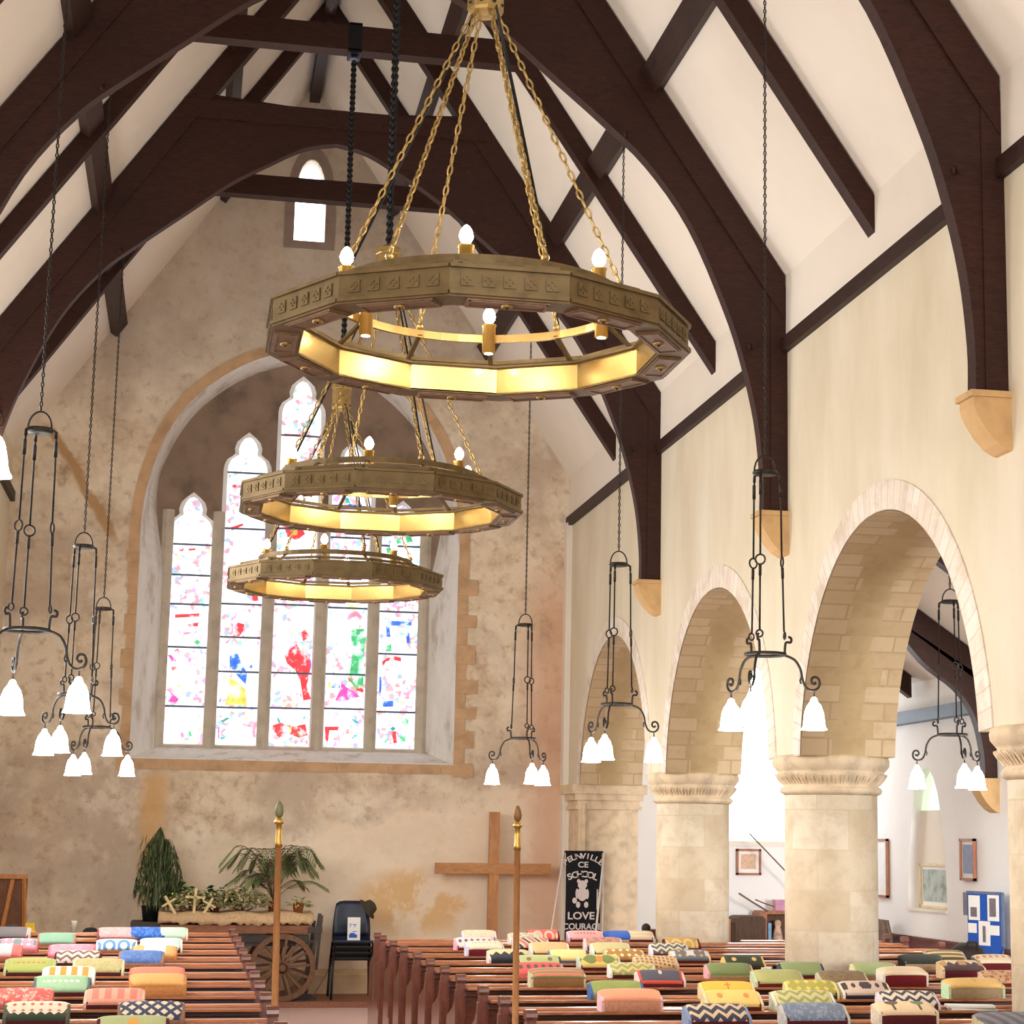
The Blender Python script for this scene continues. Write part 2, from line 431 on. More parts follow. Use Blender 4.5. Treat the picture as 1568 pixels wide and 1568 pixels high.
def m_glass():
    m, nt, b = new_mat('stained_glass'); g = NG(nt); v = g.coord(); x, y, z = g.sep(v)
    p = g.comb(x, z)
    vo = g.n('ShaderNodeTexVoronoi'); g.link(p, vo.inputs['Vector']); vo.inputs['Scale'].default_value = 22.0
    cs = g.n('ShaderNodeSeparateColor'); g.link(vo.outputs['Color'], cs.inputs[0])
    sel = g.m('GREATER_THAN', cs.outputs[0], 0.72)
    clus = g.smooth(g.noise(p, 2.8, 3), 0.44, 0.54)
    hue = g.ramp(cs.outputs[1], [(0.0, lin((230,60,80))), (0.3, lin((240,110,120))), (0.48, lin((90,130,220))), (0.64, lin((70,170,160))), (0.78, lin((240,200,110))), (0.9, lin((190,90,170)))], 'CONSTANT')
    c = g.mix(g.m('MULTIPLY', g.m('MULTIPLY', sel, g.m('ADD', 0.15, g.m('MULTIPLY', clus, 0.85))), 0.75), lin((250,252,255)), hue)
    ve = g.n('ShaderNodeTexVoronoi', feature='DISTANCE_TO_EDGE'); g.link(p, ve.inputs['Vector']); ve.inputs['Scale'].default_value = 22.0
    edge = g.m('MULTIPLY', g.m('LESS_THAN', ve.outputs['Distance'], 0.05), g.m('ADD', 0.08, g.m('MULTIPLY', clus, 0.5)))
    c = g.mix(edge, c, lin((140,120,170)))
    b.inputs['Base Color'].default_value = (0.02,0.02,0.02,1); b.inputs['Roughness'].default_value = 0.3
    g.link(c, b.inputs['Emission Color']); b.inputs['Emission Strength'].default_value = GLASS_E
    return m
GLASS_E = 0.9
M['glass'] = m_glass()
GC = {'red':(226,50,60),'pink':(244,130,160),'blue':(40,100,215),'yellow':(240,200,90),'green':(70,170,110),'teal':(50,150,150),'magenta':(220,70,160)}
for k, c in GC.items():
    m_, nt_, bb = new_mat('stained_'+k); g_n = NG(nt_)
    bb.inputs['Base Color'].default_value = (0.02,0.02,0.02,1)
    nn_ = g_n.noise(g_n.coord(), 9.0, 3, 0.6)
    lt_ = tuple(int(q*0.35+255*0.65) for q in c)
    g_n.link(g_n.ramp(nn_, [(0.36, lin(tuple(int(q*0.8) for q in c))), (0.5, lin(c)), (0.62, lin(lt_))]), bb.inputs['Emission Color'])
    bb.inputs['Emission Strength'].default_value = 1.0; M['g_'+k] = m_
def m_lattice():
    m, nt, b = new_mat('clear_leaded_glass'); g = NG(nt); v = g.coord(); x, y, z = g.sep(v)
    h = g.m('ADD', x, y)
    a = g.m('ABSOLUTE', g.m('SUBTRACT', g.m('FRACT', g.m('MULTIPLY', h, 7.0)), 0.5)); c2 = g.m('ABSOLUTE', g.m('SUBTRACT', g.m('FRACT', g.m('MULTIPLY', z, 5.0)), 0.5))
    ln = g.m('GREATER_THAN', g.m('MAXIMUM', a, c2), 0.475)
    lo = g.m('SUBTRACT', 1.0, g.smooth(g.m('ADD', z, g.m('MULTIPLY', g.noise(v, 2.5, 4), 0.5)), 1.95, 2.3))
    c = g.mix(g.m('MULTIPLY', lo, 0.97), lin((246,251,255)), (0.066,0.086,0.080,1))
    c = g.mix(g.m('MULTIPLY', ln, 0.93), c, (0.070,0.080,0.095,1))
    b.inputs['Base Color'].default_value = (0.02,0.02,0.02,1)
    g.link(c, b.inputs['Emission Color']); b.inputs['Emission Strength'].default_value = 6.0
    return m
M['clear'] = m_lattice()
M['daypane'] = emit('bright_pane', (235,244,255), 3.0)
M['greenpane'] = emit('pale_green_pane', (196,224,190), 0.5)
def m_floor():
    m, nt, b = new_mat('carpet_floor'); g = NG(nt); v = g.coord()
    n = g.noise(v, 60, 3); n2 = g.noise(v, 1.5, 3)
    c = g.ramp(n, [(0.3, lin((182,146,138))), (0.7, lin((204,172,164)))])
    g.link(g.mix(g.m('MULTIPLY', n2, 0.3), c, lin((196,182,178))), b.inputs['Base Color']); b.inputs['Roughness'].default_value = 0.9
    return m
M['floor'] = m_floor()
M['dais'] = wood('dais_boards', (150,98,72), (118,70,48), 0.6, (9,1.5,9))
M['plinth'] = simple('plinth_stone', (214,184,146), 0.9, var=0.1, scale=4, bump=0.2)
GLASS=[('blue',[(0.39,3.818),(0.479,3.821),(0.543,3.688),(0.599,3.6),(0.59,3.465),(0.475,3.581),(0.397,3.669)]),('red',[(0.412,4.007),(0.463,4.181),(0.545,4.162),(0.533,4.086),(0.492,4.024)]),('yellow',[(0.366,3.228),(0.408,3.43),(0.388,3.556),(0.501,3.485),(0.585,3.413),(0.615,3.235)]),('blue',[(0.618,3.676),(0.653,3.707),(0.65,3.602)]),('pink',[(0.319,3.928),(0.397,4.006),(0.37,3.938)]),('blue',[(0.284,3.248),(0.331,3.339),(0.312,3.271)]),('red',[(1.011,3.824),(1.083,3.901),(1.148,3.956),(1.204,3.845),(1.31,3.811),(1.31,3.622),(1.278,3.471),(1.344,3.322),(1.248,3.305),(1.201,3.544),(1.137,3.654),(1.045,3.727)]),('red',[(1.18,4.086),(1.23,4.133),(1.294,4.045),(1.221,3.989)]),('blue',[(1.279,3.847),(1.325,3.811),(1.316,3.66)]),('green',[(1.764,4.152),(1.915,4.158),(1.948,4.06),(1.924,3.869),(1.93,3.49),(1.848,3.45),(1.762,3.56),(1.789,3.864)]),('pink',[(1.693,4.226),(1.742,4.335),(1.824,4.368),(1.895,4.295),(1.891,4.195),(1.854,4.156),(1.866,4.248),(1.826,4.307),(1.767,4.282),(1.724,4.197)]),('yellow',[(1.717,4.41),(1.769,4.435),(1.838,4.4),(1.772,4.359)]),('magenta',[(1.678,3.596),(1.719,3.484),(1.842,3.412),(1.896,3.368),(1.658,3.294),(1.613,3.322),(1.668,3.444)]),('red',[(1.746,3.59),(1.843,3.608),(1.83,3.547),(1.762,3.538)]),('red',[(1.824,3.502),(1.876,3.511),(1.939,3.445),(1.925,3.414),(1.849,3.442)]),('blue',[(1.562,3.464),(1.605,3.518),(1.666,3.49),(1.66,3.452)]),('yellow',[(1.523,3.516),(1.553,3.524),(1.556,3.434),(1.526,3.44)]),('pink',[(1.921,3.983),(1.949,4.037),(1.946,3.915)]),('red',[(-0.245,4.246),(0.032,4.271),(0.026,4.233),(-0.243,4.208)]),('red',[(-0.101,4.139),(0.022,4.166),(0.017,4.12),(-0.077,4.109)]),('pink',[(-0.207,4.082),(-0.175,4.009),(0.013,4.045),(0.019,4.083),(-0.017,4.059),(-0.169,4.039)]),('red',[(-0.239,3.835),(-0.197,3.859),(-0.149,3.786),(-0.208,3.791)]),('magenta',[(-0.302,3.781),(-0.265,3.782),(-0.197,3.71),(-0.255,3.708)]),('red',[(-0.259,3.641),(-0.216,3.657),(-0.193,3.628),(-0.242,3.604)]),('magenta',[(-0.069,3.781),(-0.031,3.745),(-0.051,3.707)]),('magenta',[(-0.291,3.41),(-0.229,3.345),(-0.154,3.281),(-0.181,3.243),(-0.275,3.248),(-0.242,3.308)]),('yellow',[(-0.219,3.434),(-0.147,3.444),(-0.092,3.356),(-0.139,3.281),(-0.114,3.356),(-0.174,3.398)]),('green',[(-0.018,3.939),(0.024,3.971),(0.055,3.927),(0.02,3.903)]),('green',[(-0.047,2.878),(-0.014,2.93),(0.011,2.872),(-0.017,2.841)]),('pink',[(-0.121,2.898),(-0.085,2.913),(-0.067,2.833),(-0.103,2.832)]),('teal',[(0.316,3.042),(0.394,3.088),(0.423,3.081),(0.36,3.035)]),('teal',[(0.317,2.849),(0.388,2.895),(0.418,2.881),(0.347,2.835)]),('pink',[(0.596,2.997),(0.719,3.022),(0.718,2.874),(0.689,2.873),(0.677,2.977)]),('magenta',[(0.295,3.011),(0.31,3.012),(0.317,2.849),(0.303,2.849)]),('red',[(0.911,3.012),(0.998,3.044),(1.148,3.003),(1.28,3.036),(1.315,2.91),(1.227,2.871),(1.077,2.927),(0.969,2.85),(0.902,2.878)]),('teal',[(0.943,3.125),(0.974,3.103),(1.006,3.029),(0.969,3.051)]),('teal',[(1.255,3.11),(1.291,3.149),(1.265,3.051),(1.228,3.043)]),('yellow',[(1.044,3.001),(1.133,3.003),(1.121,2.928),(1.062,2.927)]),('green',[(1.187,2.96),(1.24,2.931),(1.265,2.857),(1.22,2.878)]),('red',[(1.504,3.012),(1.668,3.016),(1.655,2.971),(1.558,2.969),(1.548,2.841),(1.518,2.841)]),('teal',[(1.8,3.11),(1.853,3.104),(1.907,3.052),(1.854,3.066)]),('teal',[(1.815,2.9),(1.888,2.954),(1.896,2.932),(1.831,2.871)]),('red',[(1.745,2.973),(1.782,2.989),(1.783,2.937),(1.746,2.943)]),('green',[(2.388,3.11),(2.433,3.141),(2.472,3.104),(2.458,3.059),(2.397,3.065)]),('green',[(2.168,2.909),(2.212,2.932),(2.244,2.88),(2.207,2.842),(2.169,2.856)]),('green',[(2.371,2.913),(2.416,2.937),(2.462,2.908),(2.434,2.862),(2.38,2.869)]),('red',[(2.271,2.971),(2.324,2.98),(2.343,2.845),(2.306,2.837)]),('teal',[(2.255,3.008),(2.292,3.032),(2.323,3.01),(2.294,2.972)]),('blue',[(2.17,4.259),(2.467,4.269),(2.469,4.216),(2.171,4.205)]),('green',[(2.123,4.303),(2.169,4.297),(2.187,4.183),(2.132,4.242)]),('blue',[(2.393,4.205),(2.439,4.207),(2.46,4.009),(2.422,4.007)]),('green',[(2.164,3.953),(2.239,3.993),(2.249,3.91),(2.174,3.9)]),('blue',[(2.172,4.197),(2.21,4.199),(2.229,4.069),(2.183,4.076)]),('red',[(2.139,3.784),(2.206,3.832),(2.289,3.85),(2.358,3.837),(2.36,3.791),(2.275,3.804),(2.185,3.786),(2.149,3.724)]),('magenta',[(2.457,3.856),(2.503,3.857),(2.504,3.819),(2.458,3.817)]),('blue',[(2.115,3.609),(2.145,3.61),(2.137,3.382),(2.115,3.382)]),('blue',[(2.132,3.314),(2.29,3.334),(2.285,3.266),(2.172,3.255)]),('red',[(0.951,5.314),(1.017,5.363),(1.147,5.323),(1.195,5.248),(1.1,5.167),(0.986,5.208)]),('yellow',[(1.027,5.302),(1.102,5.306),(1.105,5.229),(1.03,5.225)]),('teal',[(0.902,5.242),(0.961,5.268),(0.956,5.207),(0.897,5.181)]),('red',[(0.332,5.785),(0.377,5.795),(0.381,5.702),(0.336,5.708)]),('pink',[(0.377,5.779),(0.51,5.817),(0.527,5.787),(0.379,5.741)]),('red',[(0.906,6.429),(1.202,6.431),(1.203,6.407),(0.908,6.398)]),('red',[(0.332,5.285),(0.471,5.338),(0.48,5.315),(0.349,5.248)]),('red',[(-0.253,5.015),(-0.18,5.018),(-0.193,4.979),(-0.244,4.985)]),('red',[(-0.135,5.012),(-0.048,5.024),(-0.054,5.001),(-0.127,4.99)]),('green',[(1.024,6.726),(1.061,6.752),(1.055,6.705)]),('teal',[(1.107,6.535),(1.173,6.602),(1.19,6.563),(1.131,6.513)]),('teal',[(1.633,5.703),(1.679,5.698),(1.712,5.629),(1.651,5.642)]),('yellow',[(1.774,5.601),(1.866,5.59),(1.853,5.535),(1.784,5.539)]),('blue',[(1.682,5.628),(1.842,5.628),(1.843,5.612),(1.682,5.604)]),('green',[(2.239,5.226),(2.307,5.253),(2.332,5.191),(2.263,5.173)]),('green',[(2.368,5.271),(2.429,5.289),(2.455,5.213),(2.386,5.194)]),('green',[(2.142,5.121),(2.203,5.139),(2.221,5.062),(2.159,5.06)]),('blue',[(1.083,4.653),(1.142,4.67),(1.144,4.609),(1.092,4.607)]),('blue',[(1.799,4.659),(1.859,4.676),(1.861,4.623),(1.808,4.621)]),('red',[(0.612,4.49),(0.678,4.507),(0.689,4.439),(0.629,4.437)]),('red',[(2.293,4.709),(2.37,4.713),(2.356,4.666),(2.302,4.663)]),('pink',[(2.134,4.411),(2.179,4.443),(2.212,4.383),(2.151,4.373)]),('pink',[(2.416,4.46),(2.453,4.484),(2.447,4.423)])]
# ------------------------------------------------------------------ the building
XC, XR, XL, YE, YW = 1.08, 4.25, -2.09, 22.2, -1.5
ZE, ZR, SL = 5.97, 10.59, 1.457
XB, XS = 4.95, 7.6          # aisle side of the arcade, south aisle wall
def roof_z(x): return ZR - SL*abs(x-XC)

struct(MB().box(XL, XS, YW, 20.98, -0.1, 0).build('floor', M['floor']))
t = MB(); t.box(XL, XR+0.7, 20.98, YE, -0.1, 0.06)
struct(t.build('floor_dais', M['dais']))
struct(MB().box(XR+0.7, XS, 20.98, YE, -0.1, 0).build('floor_aisle_end', M['floor']))

def arc(cx, cz, r, a0, a1, n): return [(cx + r*math.cos(R(a0+(a1-a0)*i/n)), cz + r*math.sin(R(a0+(a1-a0)*i/n))) for i in range(n+1)]
def spline(pts, n=6):
    out = []
    for i in range(len(pts)-1):
        p0 = pts[max(i-1,0)]; p1 = pts[i]; p2 = pts[i+1]; p3 = pts[min(i+2,len(pts)-1)]
        for k in range(n):
            t = k/n
            out.append(tuple(0.5*((2*b)+(-a+c)*t+(2*a-5*b+4*c-d)*t*t+(-a+3*b-3*c+d)*t**3) for a,b,c,d in zip(p0,p1,p2,p3)))
    out.append(tuple(pts[-1])); return out

# --- east wall with the great window opening and the small gable light
WC = 1.14
half = spline([(1.80,4.6),(1.80,5.25),(1.73,5.75),(1.55,6.28),(1.22,6.75),(0.68,7.14),(0.0,7.37)], 6)
def win_loop(w=0.0, zb=2.59, half=half):
    r = []
    for i,(dx,z) in enumerate(half):
        r.append((dx, z))
    # offset outward by w along the local normal
    q = []
    for i,(dx,z) in enumerate(r):
        a = r[max(i-1,0)]; b = r[min(i+1,len(r)-1)]
        tx, tz = b[0]-a[0], b[1]-a[1]; l = math.hypot(tx,tz)
        nx, nz = tz/l, -tx/l
        if i == len(r)-1: nx, nz = 0.0, 1.0
        q.append((dx+nx*w, z+nz*w))
    right = [(WC+1.80+w, zb)] + [(WC+dx, z) for dx,z in q]
    left = [(WC-dx, z) for dx,z in q[::-1][1:]] + [(WC-1.80-w, zb)]
    return right + left
def lancet_small(cx, zb, zt, w):
    h = w*1.35
    return [(cx+w/2, zb), (cx+w/2, zt-h)] + [(cx+w/2*math.cos(R(a))**0.9, zt-h+h*math.sin(R(a))**1.05) for a in (12,25,40,55,70,82)] + [(cx, zt)] + \
        [(cx-w/2*math.cos(R(a))**0.9, zt-h+h*math.sin(R(a))**1.05) for a in (82,70,55,40,25,12)] + [(cx-w/2, zt-h), (cx-w/2, zb)]
small = lancet_small(1.08, 8.64, 9.64, 0.36)
T = 0.62
gable = [(XL-0.4,-0.1),(XB,-0.1),(XB,ZE),(XR+0.2,ZE+0.0),(XC,ZR+0.12),(XL-0.4,ZE-0.45)]
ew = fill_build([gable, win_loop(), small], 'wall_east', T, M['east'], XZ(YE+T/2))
struct(ew)
# aisle end wall with its tall window
AW = lancet_small(6.38, 1.77, 3.85, 1.15)
aw = fill_build([[(XB,-0.1),(XS+0.3,-0.1),(XS+0.3,3.55),(XB,5.35)], AW], 'wall_aisle_east', 0.5, M['aislewhite'], XZ(YE+0.25))
struct(aw)
# window reveal: splayed from the wall face back to the stone lights
fr = win_loop(); bw_ = lambda z: min(max((z-4.7)/1.2,0),1)
bh = [(1.52*(1-bw_(z))+dx*0.965*bw_(z), z-0.06*bw_(z)) for dx,z in half]
back = [(WC+1.52, 2.74)] + [(WC+dx, z) for dx,z in bh] + [(WC-dx, z) for dx,z in bh[::-1][1:]] + [(WC-1.52, 2.74)]
rv = MB(); n = len(fr)
vs = [(x, YE-0.002, z) for x,z in fr] + [(x, YE+0.42, z) for x,z in back]
fs = [(i, i+1, n+i+1, n+i) for i in range(n-1)] + [(n-1, 0, n, 2*n-1)]
rv.add(vs, fs, 0)
w1 = struct(rv.build('window_1', M['reveal']), 'great five-light stained glass window in the east wall', 'window')
# tracery slab with five stepped lights
LC = [-0.10, 0.50, 1.10, 1.72, 2.32]; LT = [5.63, 6.37, 7.08, 6.33, 5.65]
def lancet(cx, zb, zt, w, g=0.0):
    hw = w/2+g
    rp = [(hw, zt-0.42), (hw*0.97, zt-0.36), (hw*0.86, zt-0.295), (hw*0.66, zt-0.255), (0.115+g, zt-0.225), (0.122+g, zt-0.16), (0.098+g, zt-0.085), (0.055+g*0.7, zt-0.03), (0.0, zt+g)]
    return [(cx+hw, zb-g)] + [(cx+a, b) for a,b in rp] + [(cx-a, b) for a,b in rp[::-1][1:]] + [(cx-hw, zb-g)]
bl = [(x + (0.12 if x > WC else -0.12), z + (0.12 if z > 3 else -0.12)) for x,z in back]
fill_build([bl] + [lancet(c, 2.765, t_, 0.48, 0.035) for c,t_ in zip(LC,LT)], 'tracery', 0.10, M['tracery'], XZ(YE+0.47), w1)
# paler mullions and sill of the lower part
mm = MB()
for x in (-0.37, 0.20, 0.80, 1.41, 2.02, 2.60):
    mm.prism([(x-0.066,YE+0.415,2.70),(x-0.02,YE+0.375,2.70),(x+0.02,YE+0.375,2.70),(x+0.066,YE+0.415,2.70)], (0,0,2.75))
mm.prism([(WC-1.56,YE+0.33,2.66),(WC-1.56,YE+0.42,2.66),(WC-1.56,YE+0.42,2.76),(WC-1.56,YE+0.35,2.70)], (3.12,0,0))
mm.build('mullion', M['mullion'], w1)
sl = MB().prism([(WC-1.9,YE-0.015,2.56),(WC-1.9,YE+0.42,2.60),(WC-1.9,YE+0.42,2.70),(WC-1.9,YE-0.015,2.595)], (3.75,0,0))
sl.build('window_sill', M['reveal'], w1)
for i,(c,t_) in enumerate(zip(LC,LT)):
    pane = fill_build([lancet(c, 2.765, t_, 0.48, 0.02)], 'stained_pane', 0.01, M['glass'], XZ(YE+0.50), w1)
    fm = MB()   # splayed stone frame of this light
    a = lancet(c, 2.765, t_, 0.48, 0.036); b = lancet(c, 2.765, t_, 0.48, -0.012); k = len(a)
    fm.add([(x,YE+0.418,z) for x,z in a] + [(x,YE+0.485,z) for x,z in b], [(q,(q+1)%k,k+(q+1)%k,k+q) for q in range(k)])
    fm.build('light_frame', M['reveal'], w1)
BARS = [[5.064,4.708,4.37,3.876,3.201],[5.934,5.274,4.393,4.009,3.612,3.202],[6.411,5.9,5.3,4.408,3.616,3.211],[5.6,5.223,4.394,3.62,3.221],[5.15,4.371,3.874,3.199]]
for i,(c,zz) in enumerate(zip(LC,BARS)):
    sb = MB()
    for z in zz: sb.box(c-0.235, c+0.235, YE+0.487, YE+0.494, z-0.011, z+0.011)
    sb.build('saddle_bar', M['lead'], w1)
cols = sorted(GC)
for li in range(5):
    g_ = MB()
    for cn, pl in GLASS:
        mx = sum(p[0] for p in pl)/len(pl)
        if min(range(5), key=lambda q: abs(LC[q]-mx)) == li:
            a = sum(pl[q][0]*pl[(q+1)%len(pl)][1]-pl[(q+1)%len(pl)][0]*pl[q][1] for q in range(len(pl)))
            P = [(min(max(x,LC[li]-0.235),LC[li]+0.235), YE+0.489, z) for x,z in pl]
            g_.prism(P, (0,0.005,0), cols.index(cn))
    g_.build('figure_glass', [M['g_'+k] for k in cols], w1)
# brown stone surround: arch band plus toothed quoins down both jambs
sr = MB()
o1 = win_loop(0.005); o2 = win_loop(0.12)
idx = [i for i in range(1, n-1)]
for i in idx[:-1]:
    a,b,c,d = o1[i],o2[i],o2[i+1],o1[i+1]
    sr.prism([(p[0],YE-0.02,p[1]) for p in (a,b,c,d)], (0,0.03,0))
random.seed(3)
for s in (1,-1):
    z = 2.45; k = 0
    while z < 4.85:
        h = random.uniform(0.13,0.24); wd = (0.115 if k%2 else random.uniform(0.19,0.25)) if s > 0 else (0.10 if k%2 else random.uniform(0.11,0.15))
        xa = WC+s*1.80; xb = WC+s*(1.80+wd)
        sr.box(min(xa,xb), max(xa,xb), YE-0.018, YE+0.01, z, min(z+h-0.002,4.9)); z += h; k += 1
x = WC-1.80
while x < WC+1.80:
    w_ = random.uniform(0.3,0.6); sr.box(x, min(x+w_-0.003,WC+1.8), YE-0.016, YE+0.01, 2.455+random.uniform(0,0.03), 2.585); x += w_
struct(sr.build('trim_1', M['quoin']))
# small gable light
ss = MB(); o1 = lancet_small(1.08, 8.64, 9.64, 0.36); o2 = lancet_small(1.08, 8.55, 9.80, 0.59); k = len(o1)
for i in range(k):
    j = (i+1)%k
    ss.prism([(p[0],YE-0.015,p[1]) for p in (o1[i],o2[i],o2[j],o1[j])], (0,0.03,0))
w2 = struct(ss.build('window_2', simple('flare_grey_dressing',(146,126,114),0.88,var=0.12,scale=5)), 'small round-topped light high in the east gable', 'window')  # flare over this stone is put into its greyer colour
fill_build([lancet_small(1.08, 8.6, 9.68, 0.42)], 'pane', 0.02, M['daypane'], XZ(YE+0.30), w2)
# aisle window pane
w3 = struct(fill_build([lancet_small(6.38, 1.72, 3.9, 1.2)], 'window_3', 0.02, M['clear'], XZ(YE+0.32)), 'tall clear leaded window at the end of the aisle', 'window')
MB().box(5.75,7.0,YE-0.03,YE+0.3,1.72,1.775).build('window_sill', M['white'], w3)
# plinth along the foot of the east wall
struct(MB().prism([(XL,YE-0.02,0.06),(XL,YE-0.14,0.06),(XL,YE-0.14,0.26),(XL,YE-0.02,0.32)], (XR-XL,0,0)).build('trim_2', M['plinth']))
struct(MB().box(XR-0.065, XR+0.02, YE-0.16, YE, 0.06, 5.42).build('trim_3', M['white']))   # white return in the corner

# --- arcade wall
ARC = [19.73, 15.72, 11.71, 7.70, 3.69, -0.32]; AR, AZ = 1.62, 2.24; ZS = 2.37
def arch_pts(cy, n=28):
    a0 = math.degrees(math.asin((ZS-AZ)/AR))
    return [(cy + AR*math.cos(R(a)), AZ + AR*math.sin(R(a))) for a in [a0 + (180-2*a0)*i/n for i in range(n+1)]]
out = [(YE, 0.0), (YE, ZE+0.05), (YW, ZE+0.05)]
wall = MB()
poly = [(YE, ZE+0.05), (YE, ZS)]
for cy in ARC[:5]: poly += arch_pts(cy)
poly += [(1.67, 0.0), (YW, 0.0), (YW, ZE+0.05)]
# face strips between arches: build as quads column by column to keep clean shading
front = [(XR, y, z) for y,z in poly]; backp = [(XB, y, z) for y,z in poly]
k = len(poly)
wall.add(front, [list(range(k))], 0); wall.add(backp, [list(range(k))[::-1]], 0)
for i in range(k):
    j = (i+1)%k; (ya,za),(yb,zb) = poly[i], poly[j]
    wall.add([(XR,ya,za),(XB,ya,za),(XB,yb,zb),(XR,yb,zb)], [(0,1,2,3)], 0)
wa = wall.mesh('wall_arcade', M['arcade'])
bm = bmesh.new(); bm.from_mesh(wa); bmesh.ops.remove_doubles(bm, verts=bm.verts[:], dist=1e-4); bmesh.ops.recalc_face_normals(bm, faces=bm.faces[:]); bm.to_mesh(wa); bm.free()
wo = bpy.data.objects.new('wall_arcade', wa); COL.objects.link(wo); struct(wo)
ns = 0
for ai, cy in enumerate(ARC[:5]):
    pts = arch_pts(cy, 32); sf = MB(); u = 0
    for i in range(len(pts)-1):
        (ya,za),(yb,zb) = pts[i],pts[i+1]; l = math.hypot(yb-ya,zb-za)
        def ins(y,z): 
            d = math.hypot(y-cy,z-AZ); return (cy+(y-cy)*(d-0.006)/d, AZ+(z-AZ)*(d-0.006)/d)
        a = ins(ya,za); b = ins(yb,zb)
        sf.add([(XR-0.004,a[0],a[1]),(XB+0.004,a[0],a[1]),(XB+0.004,b[0],b[1]),(XR-0.004,b[0],b[1])], [(3,2,1,0)], 0, True, [[(u+l,0),(u+l,0.7),(u,0.7),(u,0)]])
        u += l
    struct(sf.build('arch_soffit', M['soffit']))
    vr = MB(); u = 0; ro = AR+0.19
    po = [(cy+(y-cy)/math.hypot(y-cy,z-AZ)*ro, AZ+(z-AZ)/math.hypot(y-cy,z-AZ)*ro) for y,z in pts]
    for i in range(len(pts)-1):
        l = math.hypot(pts[i+1][0]-pts[i][0], pts[i+1][1]-pts[i][1])
        q = [pts[i], po[i], po[i+1], pts[i+1]]
        vr.add([(XR-0.008,y,z) for y,z in q], [(0,1,2,3)], 0, False, [[(u,0),(u,0.3),(u+l,0.3),(u+l,0)]])
        vr.add([(XR-0.008,po[i][0],po[i][1]),(XR+0.004,po[i][0],po[i][1]),(XR+0.004,po[i+1][0],po[i+1][1]),(XR-0.008,po[i+1][0],po[i+1][1])], [(0,1,2,3)], 0, False, [[(u,0.3),(u,0.31),(u+l,0.31),(u+l,0.3)]])
        u += l
    struct(vr.build('arch_ring', M['voussoir']))
# --- round pillars
def pillar(y, label):
    root = empty('stone_pillar', (4.6, y, 0))
    tag(root, label, 'pillar', 'round arcade pillars', 'thing')
    MB().lathe([(0.43,0.0),(0.43,0.12),(0.41,0.16),(0.39,0.22),(0.36,0.26),(0.337,0.30)], n=40).build('base', M['capital'], root)
    MB().lathe([(0.337,0.26),(0.337,2.13)], n=48).build('shaft', M['pillar'], root)
    fl = MB().lathe([(0.337,2.10),(0.365,2.115),(0.375,2.135),(0.362,2.155),(0.345,2.165),(0.352,2.19),(0.395,2.235),(0.40,2.25),(0.385,2.262),(0.40,2.28),(0.425,2.31),(0.43,2.345),(0.42,2.375),(0.395,2.385)], n=48)
    for i in range(40):
        a = 2*PI*i/40; c, s = math.cos(a), math.sin(a); da = 0.05
        fl.tube([(0.350*math.cos(a-da),0.350*math.sin(a-da),2.178),(0.384*math.cos(a-da*0.8),0.384*math.sin(a-da*0.8),2.215),(0.404*c,0.404*s,2.248),(0.384*math.cos(a+da*0.8),0.384*math.sin(a+da*0.8),2.215),(0.350*math.cos(a+da),0.350*math.sin(a+da),2.178)], 0.0075, 5)
    fl.build('capital', M['capital'], root)
    return root
pillar(17.72, 'round stone pillar farthest away, beside the black school banner')
pillar(13.71, 'round stone pillar between the aisle window and the white aisle wall')
pillar(9.70, 'round stone pillar cut by the right edge of the photo')
# respond against the east wall
rp = empty('stone_respond', (0,0,0)); tag(rp, 'half pillar against the east wall behind the black banner', 'pillar', None, 'structure')
MB().box(4.26,4.94,21.47,YE-0.005,0.06,2.16).box(4.29,4.33,21.42,21.5,0.06,2.16).build('shaft', M['capital'], rp)
cp = MB()
for z0,z1,e in ((2.10,2.14,0.035),(2.14,2.20,0.015),(2.20,2.27,0.05),(2.27,2.375,0.085)): cp.box(4.26-e,4.94+e,21.47-e,YE-0.005,z0,z1)
cp.build('capital', M['capital'], rp)

# --- south aisle wall with niche, north wall, roofs
NY, NZ0, NZ1, NWD = 19.53, 1.10, 2.56, 1.10
niche = lancet_small(NY, NZ0, NZ1, NWD)
struct(fill_build([[(YW,-0.1),(YE+0.4,-0.1),(YE+0.4,3.6),(YW,3.6)], niche], 'wall_south', 0.3, M['aislewhite'], YZ(XS+0.15)))
w4 = struct(MB().box(XS+0.10,XS+0.13,NY-0.6,NY+0.6,NZ0-0.05,2.12).build('window_4', M['white']), 'shallow pointed window recess in the aisle wall', 'window')
MB().box(XS+0.10,XS+0.13,NY-0.6,NY+0.6,2.12,2.62).build('pane', M['greenpane'], w4)
struct(MB().box(XS-0.02,XS+0.10,NY-0.56,NY+0.56,NZ0-0.03,NZ0+0.002).build('trim_4', M['white']))
struct(MB().box(XL-0.4,XL,YW,YE,0,ZE+0.0).build('wall_north', M['arcade']))
c1 = MB()
for s in (1,-1):
    xe = XC+s*(XR-XC+0.25); ze = roof_z(xe)
    a = [(XC,YW,ZR),(xe,YW,ze),(xe,YW,ze+0.2),(XC,YW,ZR+0.2)]
    c1.prism(a, (0,YE+0.3-YW,0))
struct(c1.build('ceiling', M['ceil']))
struct(MB().box(XR-0.012,XR,YW,YE-0.01,5.45,ZE+0.03).build('trim_5', M['ceil']))
AZ0, ASL = 5.28, 0.68
def az(x): return AZ0 - ASL*(x-XB)
struct(MB().prism([(XB-0.05,YW,az(XB-0.05)),(XS+0.35,YW,az(XS+0.35)),(XS+0.35,YW,az(XS+0.35)+0.15),(XB-0.05,YW,az(XB-0.05)+0.15)], (0,YE+0.4-YW,0)).build('ceiling_aisle', M['ceil']))

